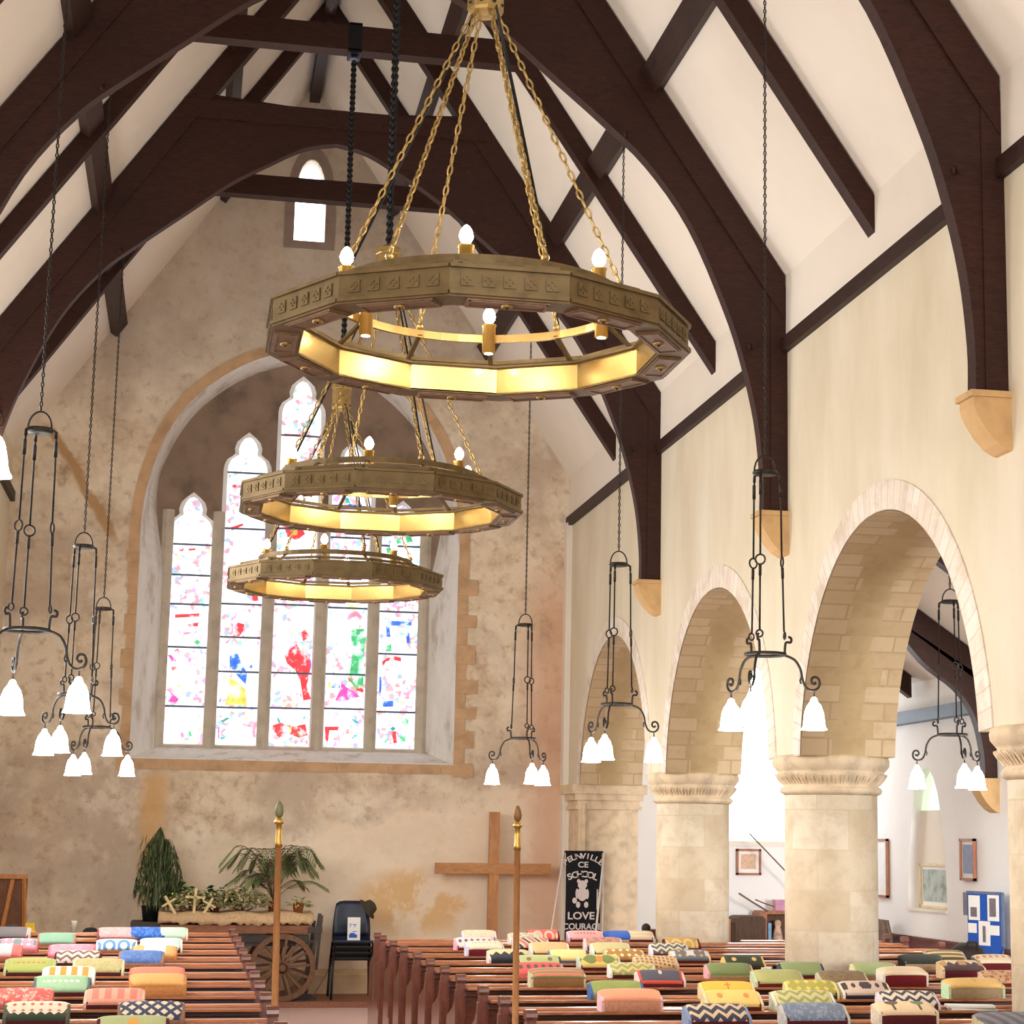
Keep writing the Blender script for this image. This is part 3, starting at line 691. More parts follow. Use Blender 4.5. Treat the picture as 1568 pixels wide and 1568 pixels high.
# --- wall plates and purlins
def plate(name, lab, b): return tag(b.build(name, M['beam_x']), lab, 'beam')
p = MB().box(XR-0.05,XR+0.02,YW,YE,5.39,5.50); 
q = p.build('wall_plate', M['beam_x']); tag(q, 'long dark timber wall plate running along the top of the arcade wall', 'beam')
q = MB().box(XL-0.02,XL+0.05,YW,YE,5.39,5.50).build('wall_plate', M['beam_x']); tag(q, 'long dark timber wall plate along the left nave wall', 'beam')
for s, lab in ((1,'dark timber purlin along the right slope of the nave roof'),(-1,'dark timber purlin along the left slope of the nave roof')):
    x0 = XC+s*2.14; z0 = roof_z(x0)
    d = Vector((s*1,0,-SL)).normalized(); nn = Vector((-s*SL,0,-1)).normalized()
    c = Vector((x0,YW,z0)); w_, h_ = 0.20, 0.09
    pts = [c-d*w_/2, c+d*w_/2, c+d*w_/2+nn*h_, c-d*w_/2+nn*h_]
    q = MB().prism(pts, (0,YE-YW,0)).build('purlin', M['beam_x']); tag(q, lab, 'beam')
for s, lab in ((1,'upper dark purlin near the ridge on the right roof slope'),(-1,'upper dark purlin near the ridge on the left roof slope')):
    x0 = XC+s*1.0; z0 = roof_z(x0)
    d = Vector((s*1,0,-SL)).normalized(); nn = Vector((-s*SL,0,-1)).normalized(); c = Vector((x0,YW,z0))
    q = MB().prism([c-d*0.08, c+d*0.08, c+d*0.08+nn*0.08, c-d*0.08+nn*0.08], (0,YE-YW,0)).build('purlin', M['beam_x']); tag(q, lab, 'beam')
q = MB().box(XC-0.06,XC+0.06,YW,YE,ZR-0.24,ZR-0.02).build('ridge_beam', M['beam_x']); tag(q, 'dark ridge beam along the apex of the nave roof', 'beam')
q = MB().box(XS-0.13,XS+0.02,YW,YE,3.04,3.17).build('wall_plate', simple('blue_grey_plate',(104,122,142),0.6,var=0.15,scale=3,stretch=(1,0.3,1))); tag(q, 'blue-grey timber wall plate along the aisle wall', 'beam')
x0 = 6.0; q = MB().bar((x0,YW,az(x0)-0.06),(x0,YE,az(x0)-0.06),0.16,0.12).build('purlin', M['beam_x']); tag(q, 'grey-brown purlin under the sloping aisle roof', 'beam')

# --- nave trusses (arch-braced collar trusses on stone corbels)
inner = spline([(0,8.20),(0.30,8.13),(0.62,7.95),(0.97,7.73),(1.35,7.42),(1.73,7.11),(2.08,6.80),(2.42,6.34),(2.70,5.72),(2.84,5.30),(2.94,4.87),(2.985,4.45),(2.985,4.18)], 4)
def nave_truss(y, label):
    root = empty('roof_truss', (XC, y, 0)); tag(root, label, 'roof truss', 'dark arch-braced roof trusses')
    th = 0.115
    for s in (1,-1):
        k0 = [(s*dx,z) for dx,z in inner]
        # arch brace: between the inner curve and the rafter line
        outer = [(s*3.165,4.18),(s*3.165,5.45),(s*3.15,ZR-SL*3.165),(s*2.4,ZR-SL*2.4-0.30),(s*1.2,ZR-SL*1.2-0.26),(0,8.50)]
        MB().prism([(x,-th/2,z) for x,z in k0] + [(x,-th/2,z) for x,z in outer], (0,th,0)).build('arch_brace', M['beam'], root)
        d = [(0,ZR-0.02),(s*3.15,ZR-SL*3.15-0.02),(s*3.15,ZR-SL*3.15-0.36),(0,ZR-0.36)]
        MB().prism([(x,-th/2-0.02,z) for x,z in d], (0,th+0.04,0)).build('rafter', M['beam'], root)
        MB().prism([(s*3.04,-th/2-0.012,4.16),(s*3.17,-th/2-0.012,4.16),(s*3.17,-th/2-0.012,5.9),(s*3.04,-th/2-0.012,5.9)], (0,th+0.024,0)).build('wall_post', M['beam'], root)
        pg = MB()
        for (px,pz) in ((2.90,5.42),(1.93,7.0)): pg.tube([(s*px,-th/2-0.01,pz),(s*(px-0.035),-th/2-0.02,pz-0.01)], 0.022, 8)
        pg.build('peg', M['beam'], root)
    MB().box(-1.42,1.42,-0.085,0.085,8.34,8.52).build('collar_beam', M['beam'], root)
    return root
TN = [(17.70,'dark arch-braced truss nearest the east window'),(13.69,'dark arch-braced truss in the middle, crossing behind the nearest ring chandelier'),(9.68,'dark arch-braced truss cut by the top right corner of the photo')]
for y, lab in TN: nave_truss(y, lab)
def common(y, label):
    root = empty('rafter_couple', (XC, y, 0)); tag(root, label, 'rafters', 'plain rafter couples with a collar')
    th = 0.13
    for s in (1,-1):
        d = [(0,ZR-0.02),(s*3.165,ZR-SL*3.165-0.02),(s*3.165,ZR-SL*3.165-0.27),(0,ZR-0.27)]
        MB().prism([(x,-th/2,z) for x,z in d], (0,th,0)).build('rafter', M['beam'], root)
    MB().box(-1.42,1.42,-0.075,0.075,8.30,8.52).build('collar_beam', M['beam'], root)
common(19.70, 'rafter couple with a collar crossing the small gable window')
common(15.70, 'rafter couple whose collar carries two black chains')
common(11.72, 'rafter couple above the nearest ring chandelier, its end free at the right')
common(7.7, 'rafter couple over the nearest gilt boss, just above the photo edge')
def corbel(x, y, z, s, label):
    root = empty('stone_corbel', (x, y, z)); tag(root, label, 'corbel', 'stone corbels under the truss posts')
    prof = [(0.0,0.0),(0.215,0.0),(0.215,-0.045),(0.205,-0.08),(0.185,-0.12),(0.14,-0.19),(0.08,-0.255),(0.03,-0.285),(0,-0.29)]
    MB().prism([(-s*a,-0.10,b) for a,b in prof], (0,0.20,0)).build('bracket', M['tan_stone'], root)
    MB().box(*((-0.235,0.0) if s>0 else (0.0,0.235)),-0.115,0.115,0,0.035).build('cap_slab', M['tan_stone'], root)
for y, lab in ((17.70,'sand-coloured corbel under the truss nearest the east window'),(13.69,'sand-coloured corbel between the second and third arches, behind an iron pendant'),(9.68,'sand-coloured corbel cut off near the right edge, above the nearest arch')):
    corbel(XR, y, 4.14, 1, lab)
for y, lab in ((17.70,'sand-coloured corbel on the left nave wall under the truss nearest the window'),(13.69,'sand-coloured corbel on the left nave wall under the middle truss')): corbel(XL, y, 4.14, -1, lab)
# --- aisle trusses
def aisle_truss(y, label):
    root = empty('aisle_truss', (0, y, 0)); tag(root, label, 'roof truss', 'aisle roof trusses'); th = 0.13
    MB().prism([(XB,-th/2,az(XB)-0.01),(XS,-th/2,az(XS)-0.01),(XS,-th/2,az(XS)-0.28),(XB,-th/2,az(XB)-0.28)], (0,th,0)).build('rafter', M['beam'], root)
    br = spline([(6.45,az(6.45)-0.28),(6.85,3.50),(7.2,3.24),(7.38,2.98),(7.46,2.65),(7.47,2.40)], 4)
    MB().prism([(x,-th/2,z) for x,z in br] + [(XS-0.005,-th/2,2.40),(XS-0.005,-th/2,az(XS)-0.2)], (0,th,0)).build('arch_brace', M['beam'], root)
for y, lab in ((17.7,'dark aisle truss with curved brace seen through the nearest arch'),(13.7,'dark aisle truss at the top of the view through the nearest arch'),(9.7,'dark aisle truss hidden by the arcade wall')): aisle_truss(y, lab)
for y, lab in ((19.7,'short dark aisle rafter beyond the braced aisle truss'),(15.7,'dark aisle rafter between the two aisle trusses'),(11.7,'dark aisle rafter above the near aisle pews')):
    q = MB().prism([(XB,y-0.06,az(XB)-0.01),(XS-0.1,y-0.06,az(XS-0.1)-0.01),(XS-0.1,y-0.06,az(XS-0.1)-0.24),(XB,y-0.06,az(XB)-0.24)], (0,0.12,0)).build('aisle_rafter', M['beam']); tag(q, lab, 'rafter', 'aisle roof rafters')
for y, lab in ((17.7,'sand-coloured corbel on the aisle wall above the blue notice board'),(13.7,'sand-coloured corbel on the aisle wall hidden by the near pillar')): corbel(XS, y, 2.36, 1, lab)
# wainscot along the aisle wall
wn = MB(); wn.box(XS-0.05,XS-0.002,YW,YE,0,0.78); 
wo_ = wn.build('wainscot', M['panel_plum']); tag(wo_, 'plum-brown boarded wainscot along the foot of the aisle wall', 'panelling')
MB().box(XS-0.075,XS-0.002,YW,YE,0.78,0.81).box(XS-0.06,XS-0.002,YW,YE,0.60,0.62).build('capping_rail', M['pew_end'], wo_)
# ------------------------------------------------------------------ pews
LEDGE_R, LEDGE_L = 0.845, 0.878
RROWS = [17.81,17.33,16.44,15.63,14.73,13.92,13.13,12.36,11.41,10.64,9.81,9.03]
LROWS = [18.17,17.23,16.26,15.42,14.57,13.86,12.93,12.16,11.34,10.53,9.68,8.87]
def pew_end_mesh(parent, x, L, s):
    """moulded bench end: tall back stile with a capped top, sloping down to the seat arm"""
    T = 0.052; x0 = x - T/2
    e = MB()
    prof = [(-0.03,0.0),(0.45,0.0),(0.45,0.60),(0.42,0.64),(0.30,0.67),(0.16,0.71),(0.075,0.78),(0.05,L-0.03),(0.045,L+0.012),(-0.03,L+0.012)]
    e.prism([(x0,y,z) for y,z in prof], (T,0,0))
    # stopped chamfer fillets on both edges of the stile and neck below the cap
    e.prism([(x0-0.008,-0.024,0.3),(x0-0.008,0.03,0.3),(x0-0.008,0.03,L-0.02),(x0-0.008,-0.024,L-0.02)], (T+0.016,0,0))
    e.box(x0+0.004,x0+T-0.004,-0.026,0.04,L+0.008,L+0.03)
    o = e.build('bench_end', M['pew_end'], parent)
    c = MB()
    cs = [(-0.036,L+0.026),(0.052,L+0.026),(0.056,L+0.04),(0.052,L+0.058),(0.034,L+0.074),(-0.018,L+0.074),(-0.036,L+0.058),(-0.04,L+0.04)]
    c.prism([(x0-0.003,y,z) for y,z in cs], (T+0.006,0,0))
    c.build('end_cap', M['pew_end'], o)
def make_pew(x0, x1, L, ends, seat=True):
    root = empty('church_pew', (0,0,0))
    MB().box(x0,x1,-0.012,0.016,0.10,L-0.016).build('back_panel', M['pew'], root)
    b = MB()
    b.prism([(x0,y,z) for y,z in ((-0.028,L-0.012),(0.03,L-0.012),(0.034,L+0.002),(0.028,L+0.012),(0.008,L+0.017),(-0.016,L+0.014),(-0.03,L+0.004))], (x1-x0,0,0))
    b.build('top_rail', M['pew_rail_lit'], root)
    MB().cbox(x0,x1,-0.150,-0.012,L-0.014,L,0.004).build('book_ledge', [M['pew']], root)
    MB().cbox(x0,x1,-0.157,-0.148,L-0.013,L+0.003,0.003).build('ledge_lip', M['pew_rail_lit'], root)
    MB().cbox(x0,x1,-0.062,-0.012,L-0.056,L-0.040,0.005).build('back_moulding', M['pew'], root)
    if seat: MB().cbox(x0,x1,0.016,0.42,0.42,0.445,0.006).build('seat', M['pew'], root)
    for x, s in ends: pew_end_mesh(root, x, L, s)
    return root
def ordinal(k): return ['first','second','third','fourth','fifth','sixth','seventh','eighth','ninth','tenth','eleventh','twelfth'][k]
pL = make_pew(-2.05, 0.42, LEDGE_L, [(0.444,1)])
for k, y in enumerate(LROWS):
    o = pL if k == 0 else copy_tree(pL)
    o.location = (0,y,0); tag(o, 'mahogany pew of the left block, %s row counted from the cart' % ordinal(k), 'pew', 'pews in the left block')
pR = make_pew(1.745, 6.5, LEDGE_R, [(1.72,-1),(6.52,1)])
pN = make_pew(1.745, 4.11, LEDGE_R, [(1.72,-1)])
pA = make_pew(5.09, 6.5, LEDGE_R, [(6.52,1)])
pF = make_pew(1.745, 4.11, LEDGE_R, [(1.72,-1)], False)
uR = uN = 0
for k, y in enumerate(RROWS):
    lab = 'mahogany pew of the right block, %s row counted from the wooden cross' % ordinal(k)
    if k in (0,5,10):
        o = pF if k == 0 else (pN if k == 5 else copy_tree(pN)); o.location = (0,y,0); tag(o, lab.replace('mahogany','pillar-stopped'), 'pew', 'pews in the right block')
        o = pA if uN == 0 else copy_tree(pA); o.location = (0,y,0); uN = 1
        tag(o, 'short aisle pew beyond the %s pillar, %s row' % ({0:'farthest',5:'middle',10:'nearest'}[k], ordinal(k)), 'pew', 'pews in the aisle')
    else:
        o = pR if uR == 0 else copy_tree(pR); uR = 1
        o.location = (0,y,0); tag(o, lab, 'pew', 'pews in the right block')

# ------------------------------------------------------------------ kneelers
KC = {}
def km(pat, a, b=(250,244,230), c=None):
    key = (pat,a,b,c)
    if key in KC: return KC[key]
    m, nt, bs = new_mat('needlework_'+pat); g = NG(nt)
    v = g.coord(); x, y, z = g.sep(v)
    A, B = lin(a), lin(b); C = lin(c) if c else None
    def tri(q, f): return g.m('PINGPONG', g.m('MULTIPLY', g.m('ADD', q, 10.0), f), 0.5)      # 0..0.5
    def cell(q, f): return g.m('SUBTRACT', g.m('FRACT', g.m('MULTIPLY', g.m('ADD', q, 10.0), f)), 0.5)
    ax = g.m('ABSOLUTE', x); ay = g.m('ABSOLUTE', y)
    col = A; f = None
    if pat == 'zigzag':
        f = g.m('GREATER_THAN', g.m('FRACT', g.m('ADD', g.m('MULTIPLY', g.m('ADD', y, 10.0), 11.0), g.m('MULTIPLY', tri(x,14.0), 1.3))), 0.55)
    elif pat == 'teeth':
        f = g.m('LESS_THAN', g.m('ADD', y, 0.035), g.m('MULTIPLY', tri(x,16.0), 0.12))
    elif pat == 'bigteeth':
        lim = g.m('SUBTRACT', g.m('ADD', -0.075, g.m('MULTIPLY', tri(x,25.0), 0.06)), g.m('MULTIPLY', g.m('MAXIMUM', g.m('SUBTRACT', ax, 0.11), 0.0), -2.6))
        f = g.m('LESS_THAN', y, lim)
    elif pat == 'dots':
        dx = cell(x,18.0); dy = cell(y,11.0)
        f = g.m('LESS_THAN', g.m('ADD', g.m('ABSOLUTE',dx), g.m('ABSOLUTE',dy)), 0.30)
    elif pat == 'row':
        dx = cell(x,20.0)
        f = g.m('LESS_THAN', g.m('ADD', g.m('POWER', g.m('MULTIPLY',dx,3.8), 2.0), g.m('POWER', g.m('MULTIPLY', y, 30.0), 2.0)), 1.0)
    elif pat == 'blocks':
        f = g.m('MULTIPLY', g.m('LESS_THAN', g.m('ABSOLUTE',cell(x,16.0)), 0.27), g.m('MULTIPLY', g.m('LESS_THAN', ay, 0.07), g.m('LESS_THAN', ax, 0.135)))
    elif pat == 'lattice':
        dx = cell(g.m('ADD', x, g.m('MULTIPLY', y, 0.6)), 17.0); dy = cell(g.m('SUBTRACT', x, g.m('MULTIPLY', y, 0.6)), 17.0)
        f = g.m('GREATER_THAN', g.m('MAXIMUM', g.m('ABSOLUTE',dx), g.m('ABSOLUTE',dy)), 0.3)
    elif pat == 'diag':
        q = g.m('FRACT', g.m('MULTIPLY', g.m('ADD', g.m('ADD', x, 10.0), g.m('MULTIPLY', y, 0.5)), 14.0))
        f = g.m('GREATER_THAN', q, 0.5)
    elif pat == 'diag3':
        q = g.m('FRACT', g.m('MULTIPLY', g.m('ADD', g.m('ADD', x, 10.0), g.m('MULTIPLY', y, 0.5)), 10.0))
        col = g.ramp(q, [(0.0,A),(0.34,B),(0.5,C or A),(0.75,B)], 'CONSTANT')
    elif pat == 'bands':
        f = g.m('GREATER_THAN', g.m('FRACT', g.m('MULTIPLY', g.m('ADD', y, 10.0), 14.0)), 0.5)
    elif pat == 'border':
        f = g.m('GREATER_THAN', g.m('MAXIMUM', g.m('DIVIDE', ax, 0.158), g.m('DIVIDE', ay, 0.11)), 0.80)
    elif pat == 'ends':
        f = g.m('GREATER_THAN', ax, 0.137)
    elif pat == 'middle':
        f = g.m('LESS_THAN', ax, 0.075)
    elif pat == 'cross':
        f = g.m('MAXIMUM', g.m('MULTIPLY', g.m('LESS_THAN', ax, 0.005), g.m('LESS_THAN', ay, 0.05)), g.m('MULTIPLY', g.m('LESS_THAN', ax, 0.02), g.m('LESS_THAN', g.m('ABSOLUTE', g.m('SUBTRACT', y, 0.012)), 0.009)))
    elif pat == 'motifs':
        dx = g.m('SUBTRACT', ax, 0.075)
        f = g.m('LESS_THAN', g.m('ADD', g.m('POWER', g.m('MULTIPLY', dx, 58.0), 2.0), g.m('POWER', g.m('MULTIPLY', y, 32.0), 2.0)), 1.0)
    elif pat == 'trees':
        dx = g.m('ABSOLUTE', g.m('SUBTRACT', ax, 0.07))
        cr = g.m('LESS_THAN', g.m('ADD', g.m('POWER', g.m('MULTIPLY', dx, 28.0), 2.0), g.m('POWER', g.m('MULTIPLY', g.m('SUBTRACT', y, 0.045), 22.0), 2.0)), 1.0)
        f = g.m('MAXIMUM', cr, g.m('MULTIPLY', g.m('LESS_THAN', dx, 0.007), g.m('LESS_THAN', ay, 0.08)))
    elif pat == 'line':
        f = g.m('MULTIPLY', g.m('MULTIPLY', g.m('LESS_THAN', ay, 0.012), g.m('LESS_THAN', ax, 0.10)), g.m('GREATER_THAN', g.m('FRACT', g.m('MULTIPLY', g.m('ADD', x, 10.0), 33.0)), 0.35))
    elif pat == 'speckle':
        f = g.smooth(g.noise(g.vmul(v,(1,0.6,1)), 55, 2), 0.5, 0.6)
    elif pat == 'weave':
        f = g.m('MULTIPLY', g.m('GREATER_THAN', cell(x,32.0), -0.05), g.m('GREATER_THAN', g.m('FRACT', g.m('ADD', g.m('MULTIPLY', y, 20.0), g.m('MULTIPLY', x, 6.0))), 0.4))
    elif pat == 'leaf':
        w_ = g.m('ABSOLUTE', g.m('SINE', g.m('MULTIPLY', x, 26.0)))
        f = g.m('LESS_THAN', ay, g.m('MULTIPLY', w_, 0.075))
    elif pat == 'arcs':
        q = g.m('POWER', g.m('MULTIPLY', cell(x,9.5), 2.2), 2.0)
        r_ = g.m('ADD', q, g.m('POWER', g.m('MULTIPLY', g.m('ADD', y, 0.06), 9.0), 2.0))
        f = g.m('MULTIPLY', g.m('GREATER_THAN', r_, 0.28), g.m('LESS_THAN', r_, 0.95))
    if f is not None:
        col = g.mix(f, A, B)
        if C is not None:
            if pat == 'border': f2 = g.m('LESS_THAN', g.m('ADD', g.m('POWER', g.m('MULTIPLY', x, 90.0), 2.0), g.m('POWER', g.m('MULTIPLY', g.m('SUBTRACT', y, 0.03), 30.0), 2.0)), 1.0)
            elif pat in ('bigteeth',): f2 = g.m('MULTIPLY', g.m('GREATER_THAN', y, -0.04), g.m('LESS_THAN', g.m('ADD', g.m('ABSOLUTE',cell(x,25.0)), g.m('ABSOLUTE',cell(y,14.0))), 0.27))
            elif pat == 'leaf': f2 = g.m('LESS_THAN', g.m('ADD', g.m('POWER', g.m('MULTIPLY', x, 38.0), 2.0), g.m('POWER', g.m('MULTIPLY', y, 18.0), 2.0)), 1.0)
            elif pat == 'ends': f2 = g.m('LESS_THAN', g.m('ADD', g.m('POWER', g.m('MULTIPLY', x, 30.0), 2.0), g.m('POWER', g.m('MULTIPLY', y, 16.0), 2.0)), 0.5)
            elif pat == 'zigzag': f2 = g.m('GREATER_THAN', ax, 0.145)
            elif pat == 'trees': f2 = g.m('LESS_THAN', g.m('MULTIPLY', g.m('GREATER_THAN', x, 0.0), cr), -1.0)
            else: f2 = g.m('MULTIPLY', g.m('GREATER_THAN', g.m('ABSOLUTE', cell(x,7.0)), 0.3), g.m('LESS_THAN', ay, 0.05))
            if pat == 'trees':
                f2 = g.m('MULTIPLY', g.m('GREATER_THAN', x, 0.0), cr)
            col = g.mix(f2, col, C)
    n = g.noise(v, 120, 2); n2 = g.noise(v, 14, 3)
    if not hasattr(col, 'is_output'):
        col = g.mix(0.0, col, col)
    dk = g.mix(0.28, col, (0.02,0.015,0.012,1))
    col = g.mix(g.m('MULTIPLY', g.smooth(n, 0.45, 0.75), 0.5), col, dk)
    col = g.mix(g.m('MULTIPLY', n2, 0.25), col, dk)
    g.link(col, bs.inputs['Base Color']); bs.inputs['Roughness'].default_value = 0.95
    bs.inputs['Sheen Weight'].default_value = 0.15
    g.bump(n, 0.4, 0.004, bs)
    KC[key] = m; return m
def cloth(c):
    k = ('c',c)
    if k not in KC: KC[k] = simple('kneeler_cloth', c, 0.95, var=0.12, scale=60)
    return KC[k]
MAR = (84,26,28); TAN = (190,146,104); BEI = (206,174,132); NVY = (44,46,60); DRK = (70,40,30)
def rr(y0,y1,z0,z1,r,n=4):
    pts = []
    for cx,cz,a0 in ((y1-r,z0+r,-90),(y1-r,z1-r,0),(y0+r,z1-r,90),(y0+r,z0+r,180)):
        for i in range(n+1):
            a = R(a0+90*i/n); pts.append((cx+r*math.cos(a), cz+r*math.sin(a)))
    return pts
kseed = random.Random(11)
def kneeler(side, row, xc, w, label, top, gus=MAR, end=None, tilt=17, t=0.022, d=0.13, yaw=None, z_add=0.0):
    """wedge-shaped hassock: low front, sloping needlework top, rounded back"""
    y = (RROWS if side == 'R' else LROWS)[row]; L = LEDGE_R if side == 'R' else LEDGE_L
    root = empty('kneeler', (xc, y-0.150, L+0.001+z_add)); tag(root, label, 'kneeler', 'embroidered kneelers along the pew ledges')
    root.rotation_euler = (0, 0, R(yaw if yaw is not None else kseed.uniform(-2.2,2.2)))
    hf = t+0.012; ht = 0.094+0.5*max(0.0, t-0.03)+kseed.uniform(-0.004,0.006); hw = w/2; sd = d*0.74
    sec = [(0.004,0),(d-0.01,0),(d,0.012),(d,ht-0.030),(d-0.008,ht-0.012),(d-0.022,ht-0.003),(sd,ht-0.002),(sd-0.012,ht-0.009),(0.006,hf+0.004),(0.0,hf-0.004),(0.0,0.006)]
    n = len(sec); cy, cz = d/2, ht/2
    st = [(-hw,0.86),(-hw+0.005,0.95),(-hw+0.016,1.0),(hw-0.016,1.0),(hw-0.005,0.95),(hw,0.86)]
    b = MB(); vs = []
    for x, k in st:
        for (a,c) in sec: vs.append((x, cy+(a-cy)*(1-(1-k)*0.4), max(0.0, cz+(c-cz)*k) if c > 0.02 else c))
    fs = []
    for i in range(len(st)-1):
        for q in range(n): fs.append((i*n+q, i*n+(q+1)%n, (i+1)*n+(q+1)%n, (i+1)*n+q))
    b.add(vs, fs, 0, True)
    m0 = len(b.f); b.f += [list(range(n))[::-1], [(len(st)-1)*n+q for q in range(n)]]; b.m += [1,1]; b.sm += [False,False]; b.uv += [None,None]
    for i in list(range(0, 2*n)) + list(range((len(st)-3)*n, (len(st)-1)*n)): b.m[i] = 1
    g_ = cloth(gus)
    b.build('pad', [g_, cloth(end) if end else g_], root)
    # needlework panel on the slope: local y runs +-0.11 along the slope and is scaled to its real length
    sl_ = math.hypot(sd, ht-hf); phi = math.atan2(ht-hf, sd); D = 0.22
    tp = MB(); nx, ny = 12, 10; vs = []
    for j in range(ny+1):
        for i in range(nx+1):
            u = -1+2*i/nx; v_ = -1+2*j/ny
            z = 0.006-0.012*abs(u)**8+0.007*(1-u*u)*(1-v_*v_)
            if v_ < -0.7: z -= 0.008*((-v_-0.7)/0.3)**2
            if v_ > 0.55: z -= 0.020*((v_-0.55)/0.45)**2
            vs.append((u*(hw-0.002), v_*D/2, z))
    fs = [(j*(nx+1)+i, j*(nx+1)+i+1, (j+1)*(nx+1)+i+1, (j+1)*(nx+1)+i) for j in range(ny) for i in range(nx)]
    tp.add(vs, fs, 0, True)
    ring = [i for i in range(nx+1)] + [(j*(nx+1)+nx) for j in range(1,ny+1)] + [ny*(nx+1)+i for i in range(nx-1,-1,-1)] + [j*(nx+1) for j in range(ny-1,0,-1)]
    k0 = len(tp.v); tp.v += [(tp.v[i][0]*1.002, tp.v[i][1], tp.v[i][2]-0.010) for i in ring]
    for q in range(len(ring)):
        q2 = (q+1) % len(ring)
        tp.f.append([ring[q], k0+q, k0+q2, ring[q2]]); tp.m.append(0); tp.sm.append(True); tp.uv.append(None)
    to = tp.build('embroidered_top', top, root, (0, sd/2+0.010, (hf+ht)/2+0.006))
    to.rotation_euler = (phi, 0, 0); to.scale = (1, (sl_+0.034)/D, 1)
    return root
CR = (244,228,200)
K = kneeler
# left block
K('L',1,-1.394,0.337,'charcoal grey kneeler with a pink end at the left edge of the photo',km('ends',(132,126,128),(236,196,184)),DRK,(236,196,184))
K('L',2,-0.954,0.292,'sage green kneeler with a tan front edge beside the yellow box',km('plain',(140,180,152)),(166,122,92))
K('L',1,-0.521,0.339,'plain pale pink kneeler half hidden by a bright blue one',km('speckle',(240,176,176),(246,196,192)),(150,90,80))
K('L',1,-0.298,0.331,'bright mottled blue kneeler between a pink and a mint one',km('speckle',(52,104,196),(92,150,226)),(40,84,170),z_add=0.004)
K('L',1,-0.092,0.296,'mint green kneeler in the row nearest the cart, closest to the centre aisle',km('plain',(196,226,200)),(196,152,128),(246,222,206))
K('L',3,-1.188,0.297,'pink and white kneeler dotted with grey at the left edge',km('dots',(246,150,168),(238,232,228),(120,140,140)),(220,120,130))
K('L',4,-1.229,0.28,'white kneeler with a coral red end at the left edge',km('middle',(246,120,118),(250,214,216)),(226,120,110),(240,130,120))
K('L',3,-0.469,0.299,'pale teal kneeler with white triangles under blue arches',km('arcs',(226,240,236),(96,146,200)),(170,120,90),(232,240,240))
K('L',3,-0.141,0.311,'pale aqua kneeler with a maroon front and a cream end',km('plain',(196,228,214)),MAR,(240,226,206))
K('L',4,-0.747,0.323,'plain rose pink kneeler behind a cream zigzag one',km('speckle',(246,150,168),(250,170,186)),(220,110,130))
K('L',4,-0.18,0.311,'orange kneeler with a white panel across its middle',km('middle',(238,178,112),(250,240,232)),(214,140,80))
K('L',4,-1.323,0.322,'pale leaf green kneeler cut by the left edge of the photo',km('plain',(190,206,140)),MAR,(210,216,170))
K('L',5,-0.672,0.303,'cream kneeler with brown zigzags and orange points',km('zigzag',(244,230,216),(140,104,92),(236,170,120)),MAR)
K('L',5,-0.258,0.303,'plain periwinkle blue kneeler with a tan front edge',km('speckle',(92,128,198),(112,146,212)),(176,130,104))
K('L',6,-0.91,0.306,'lime green kneeler with an orange line of stitching',km('line',(190,200,112),(226,140,84)),MAR,(196,206,140))
K('L',6,-0.497,0.315,'plain olive cream kneeler with a maroon front',km('speckle',(214,198,146),(200,192,124)),MAR,(226,220,180))
K('L',7,-0.634,0.301,'white kneeler with a row of orange blocks',km('blocks',(246,236,216),(228,162,76)),MAR,(240,236,226))
K('L',7,-0.129,0.321,'plain coral red kneeler in front of an orange one',km('plain',(240,140,112)),(222,120,92))
K('L',8,-0.621,0.3,'pale sage kneeler with a white stitched line and dark ends',km('line',(160,198,158),(240,226,214)),MAR,(86,110,110))
K('L',8,-0.111,0.309,'plain tan orange kneeler beside the centre aisle',km('plain',(230,168,98)),(206,140,80),t=0.055)
K('L',9,-0.766,0.294,'rose kneeler finely speckled with cream in wavy rows',km('speckle',(214,98,92),(240,184,168)),(196,110,96))
K('L',9,-0.318,0.3,'salmon kneeler with faint darker flower blocks',km('blocks',(240,166,144),(226,128,110)),MAR,(236,190,170))
K('L',10,-0.636,0.296,'cream kneeler with rows of red diamonds and dark green points',km('bigteeth',(248,234,210),(58,74,56),(234,104,80)),MAR,(90,96,80))
K('L',10,-0.119,0.309,'navy kneeler with a cream diamond lattice beside the centre aisle',km('lattice',(246,226,196),(64,72,100)),(150,110,90))
K('L',11,-0.181,0.303,'olive green kneeler with an orange patch at the bottom edge',km('ends',(190,196,140),(206,206,160),(232,172,84)),MAR)
# right block
K('R',0,2.619,0.309,'plain cream kneeler in the front row left of the wooden cross foot',km('speckle',(246,222,194),(238,206,176)),(110,30,50),(236,226,240))
K('R',2,2.386,0.338,'white kneeler with a row of purple diamonds and a pink end',km('row',(246,232,222),(126,92,140)),(120,26,40),(240,180,196))
K('R',3,2.346,0.301,'cream kneeler with a faint line of pink stitches',km('line',(250,236,208),(240,180,170)),(110,20,34),(214,206,226),t=0.055)
K('R',0,3.202,0.301,'red kneeler with cream motifs by the foot of the white rod',km('arcs',(236,92,92),(248,196,160)),(110,20,34))
K('R',1,2.965,0.303,'cream mottled kneeler behind the right staff',km('speckle',(240,220,190),(190,170,150)),MAR,(240,232,224))
K('R',2,2.854,0.304,'kneeler with red, cream and navy diagonal stripes',km('diag3',(236,132,116),(246,222,184),(70,76,96)),(60,30,34),(240,230,220))
K('R',3,2.867,0.316,'peach orange kneeler just right of the right staff',km('plain',(246,196,140)),MAR,(230,226,210),yaw=1)
K('R',4,2.392,0.314,'cream kneeler with pink scallops and a navy front',km('teeth',(246,216,160),(54,56,66)),NVY,(236,210,200))
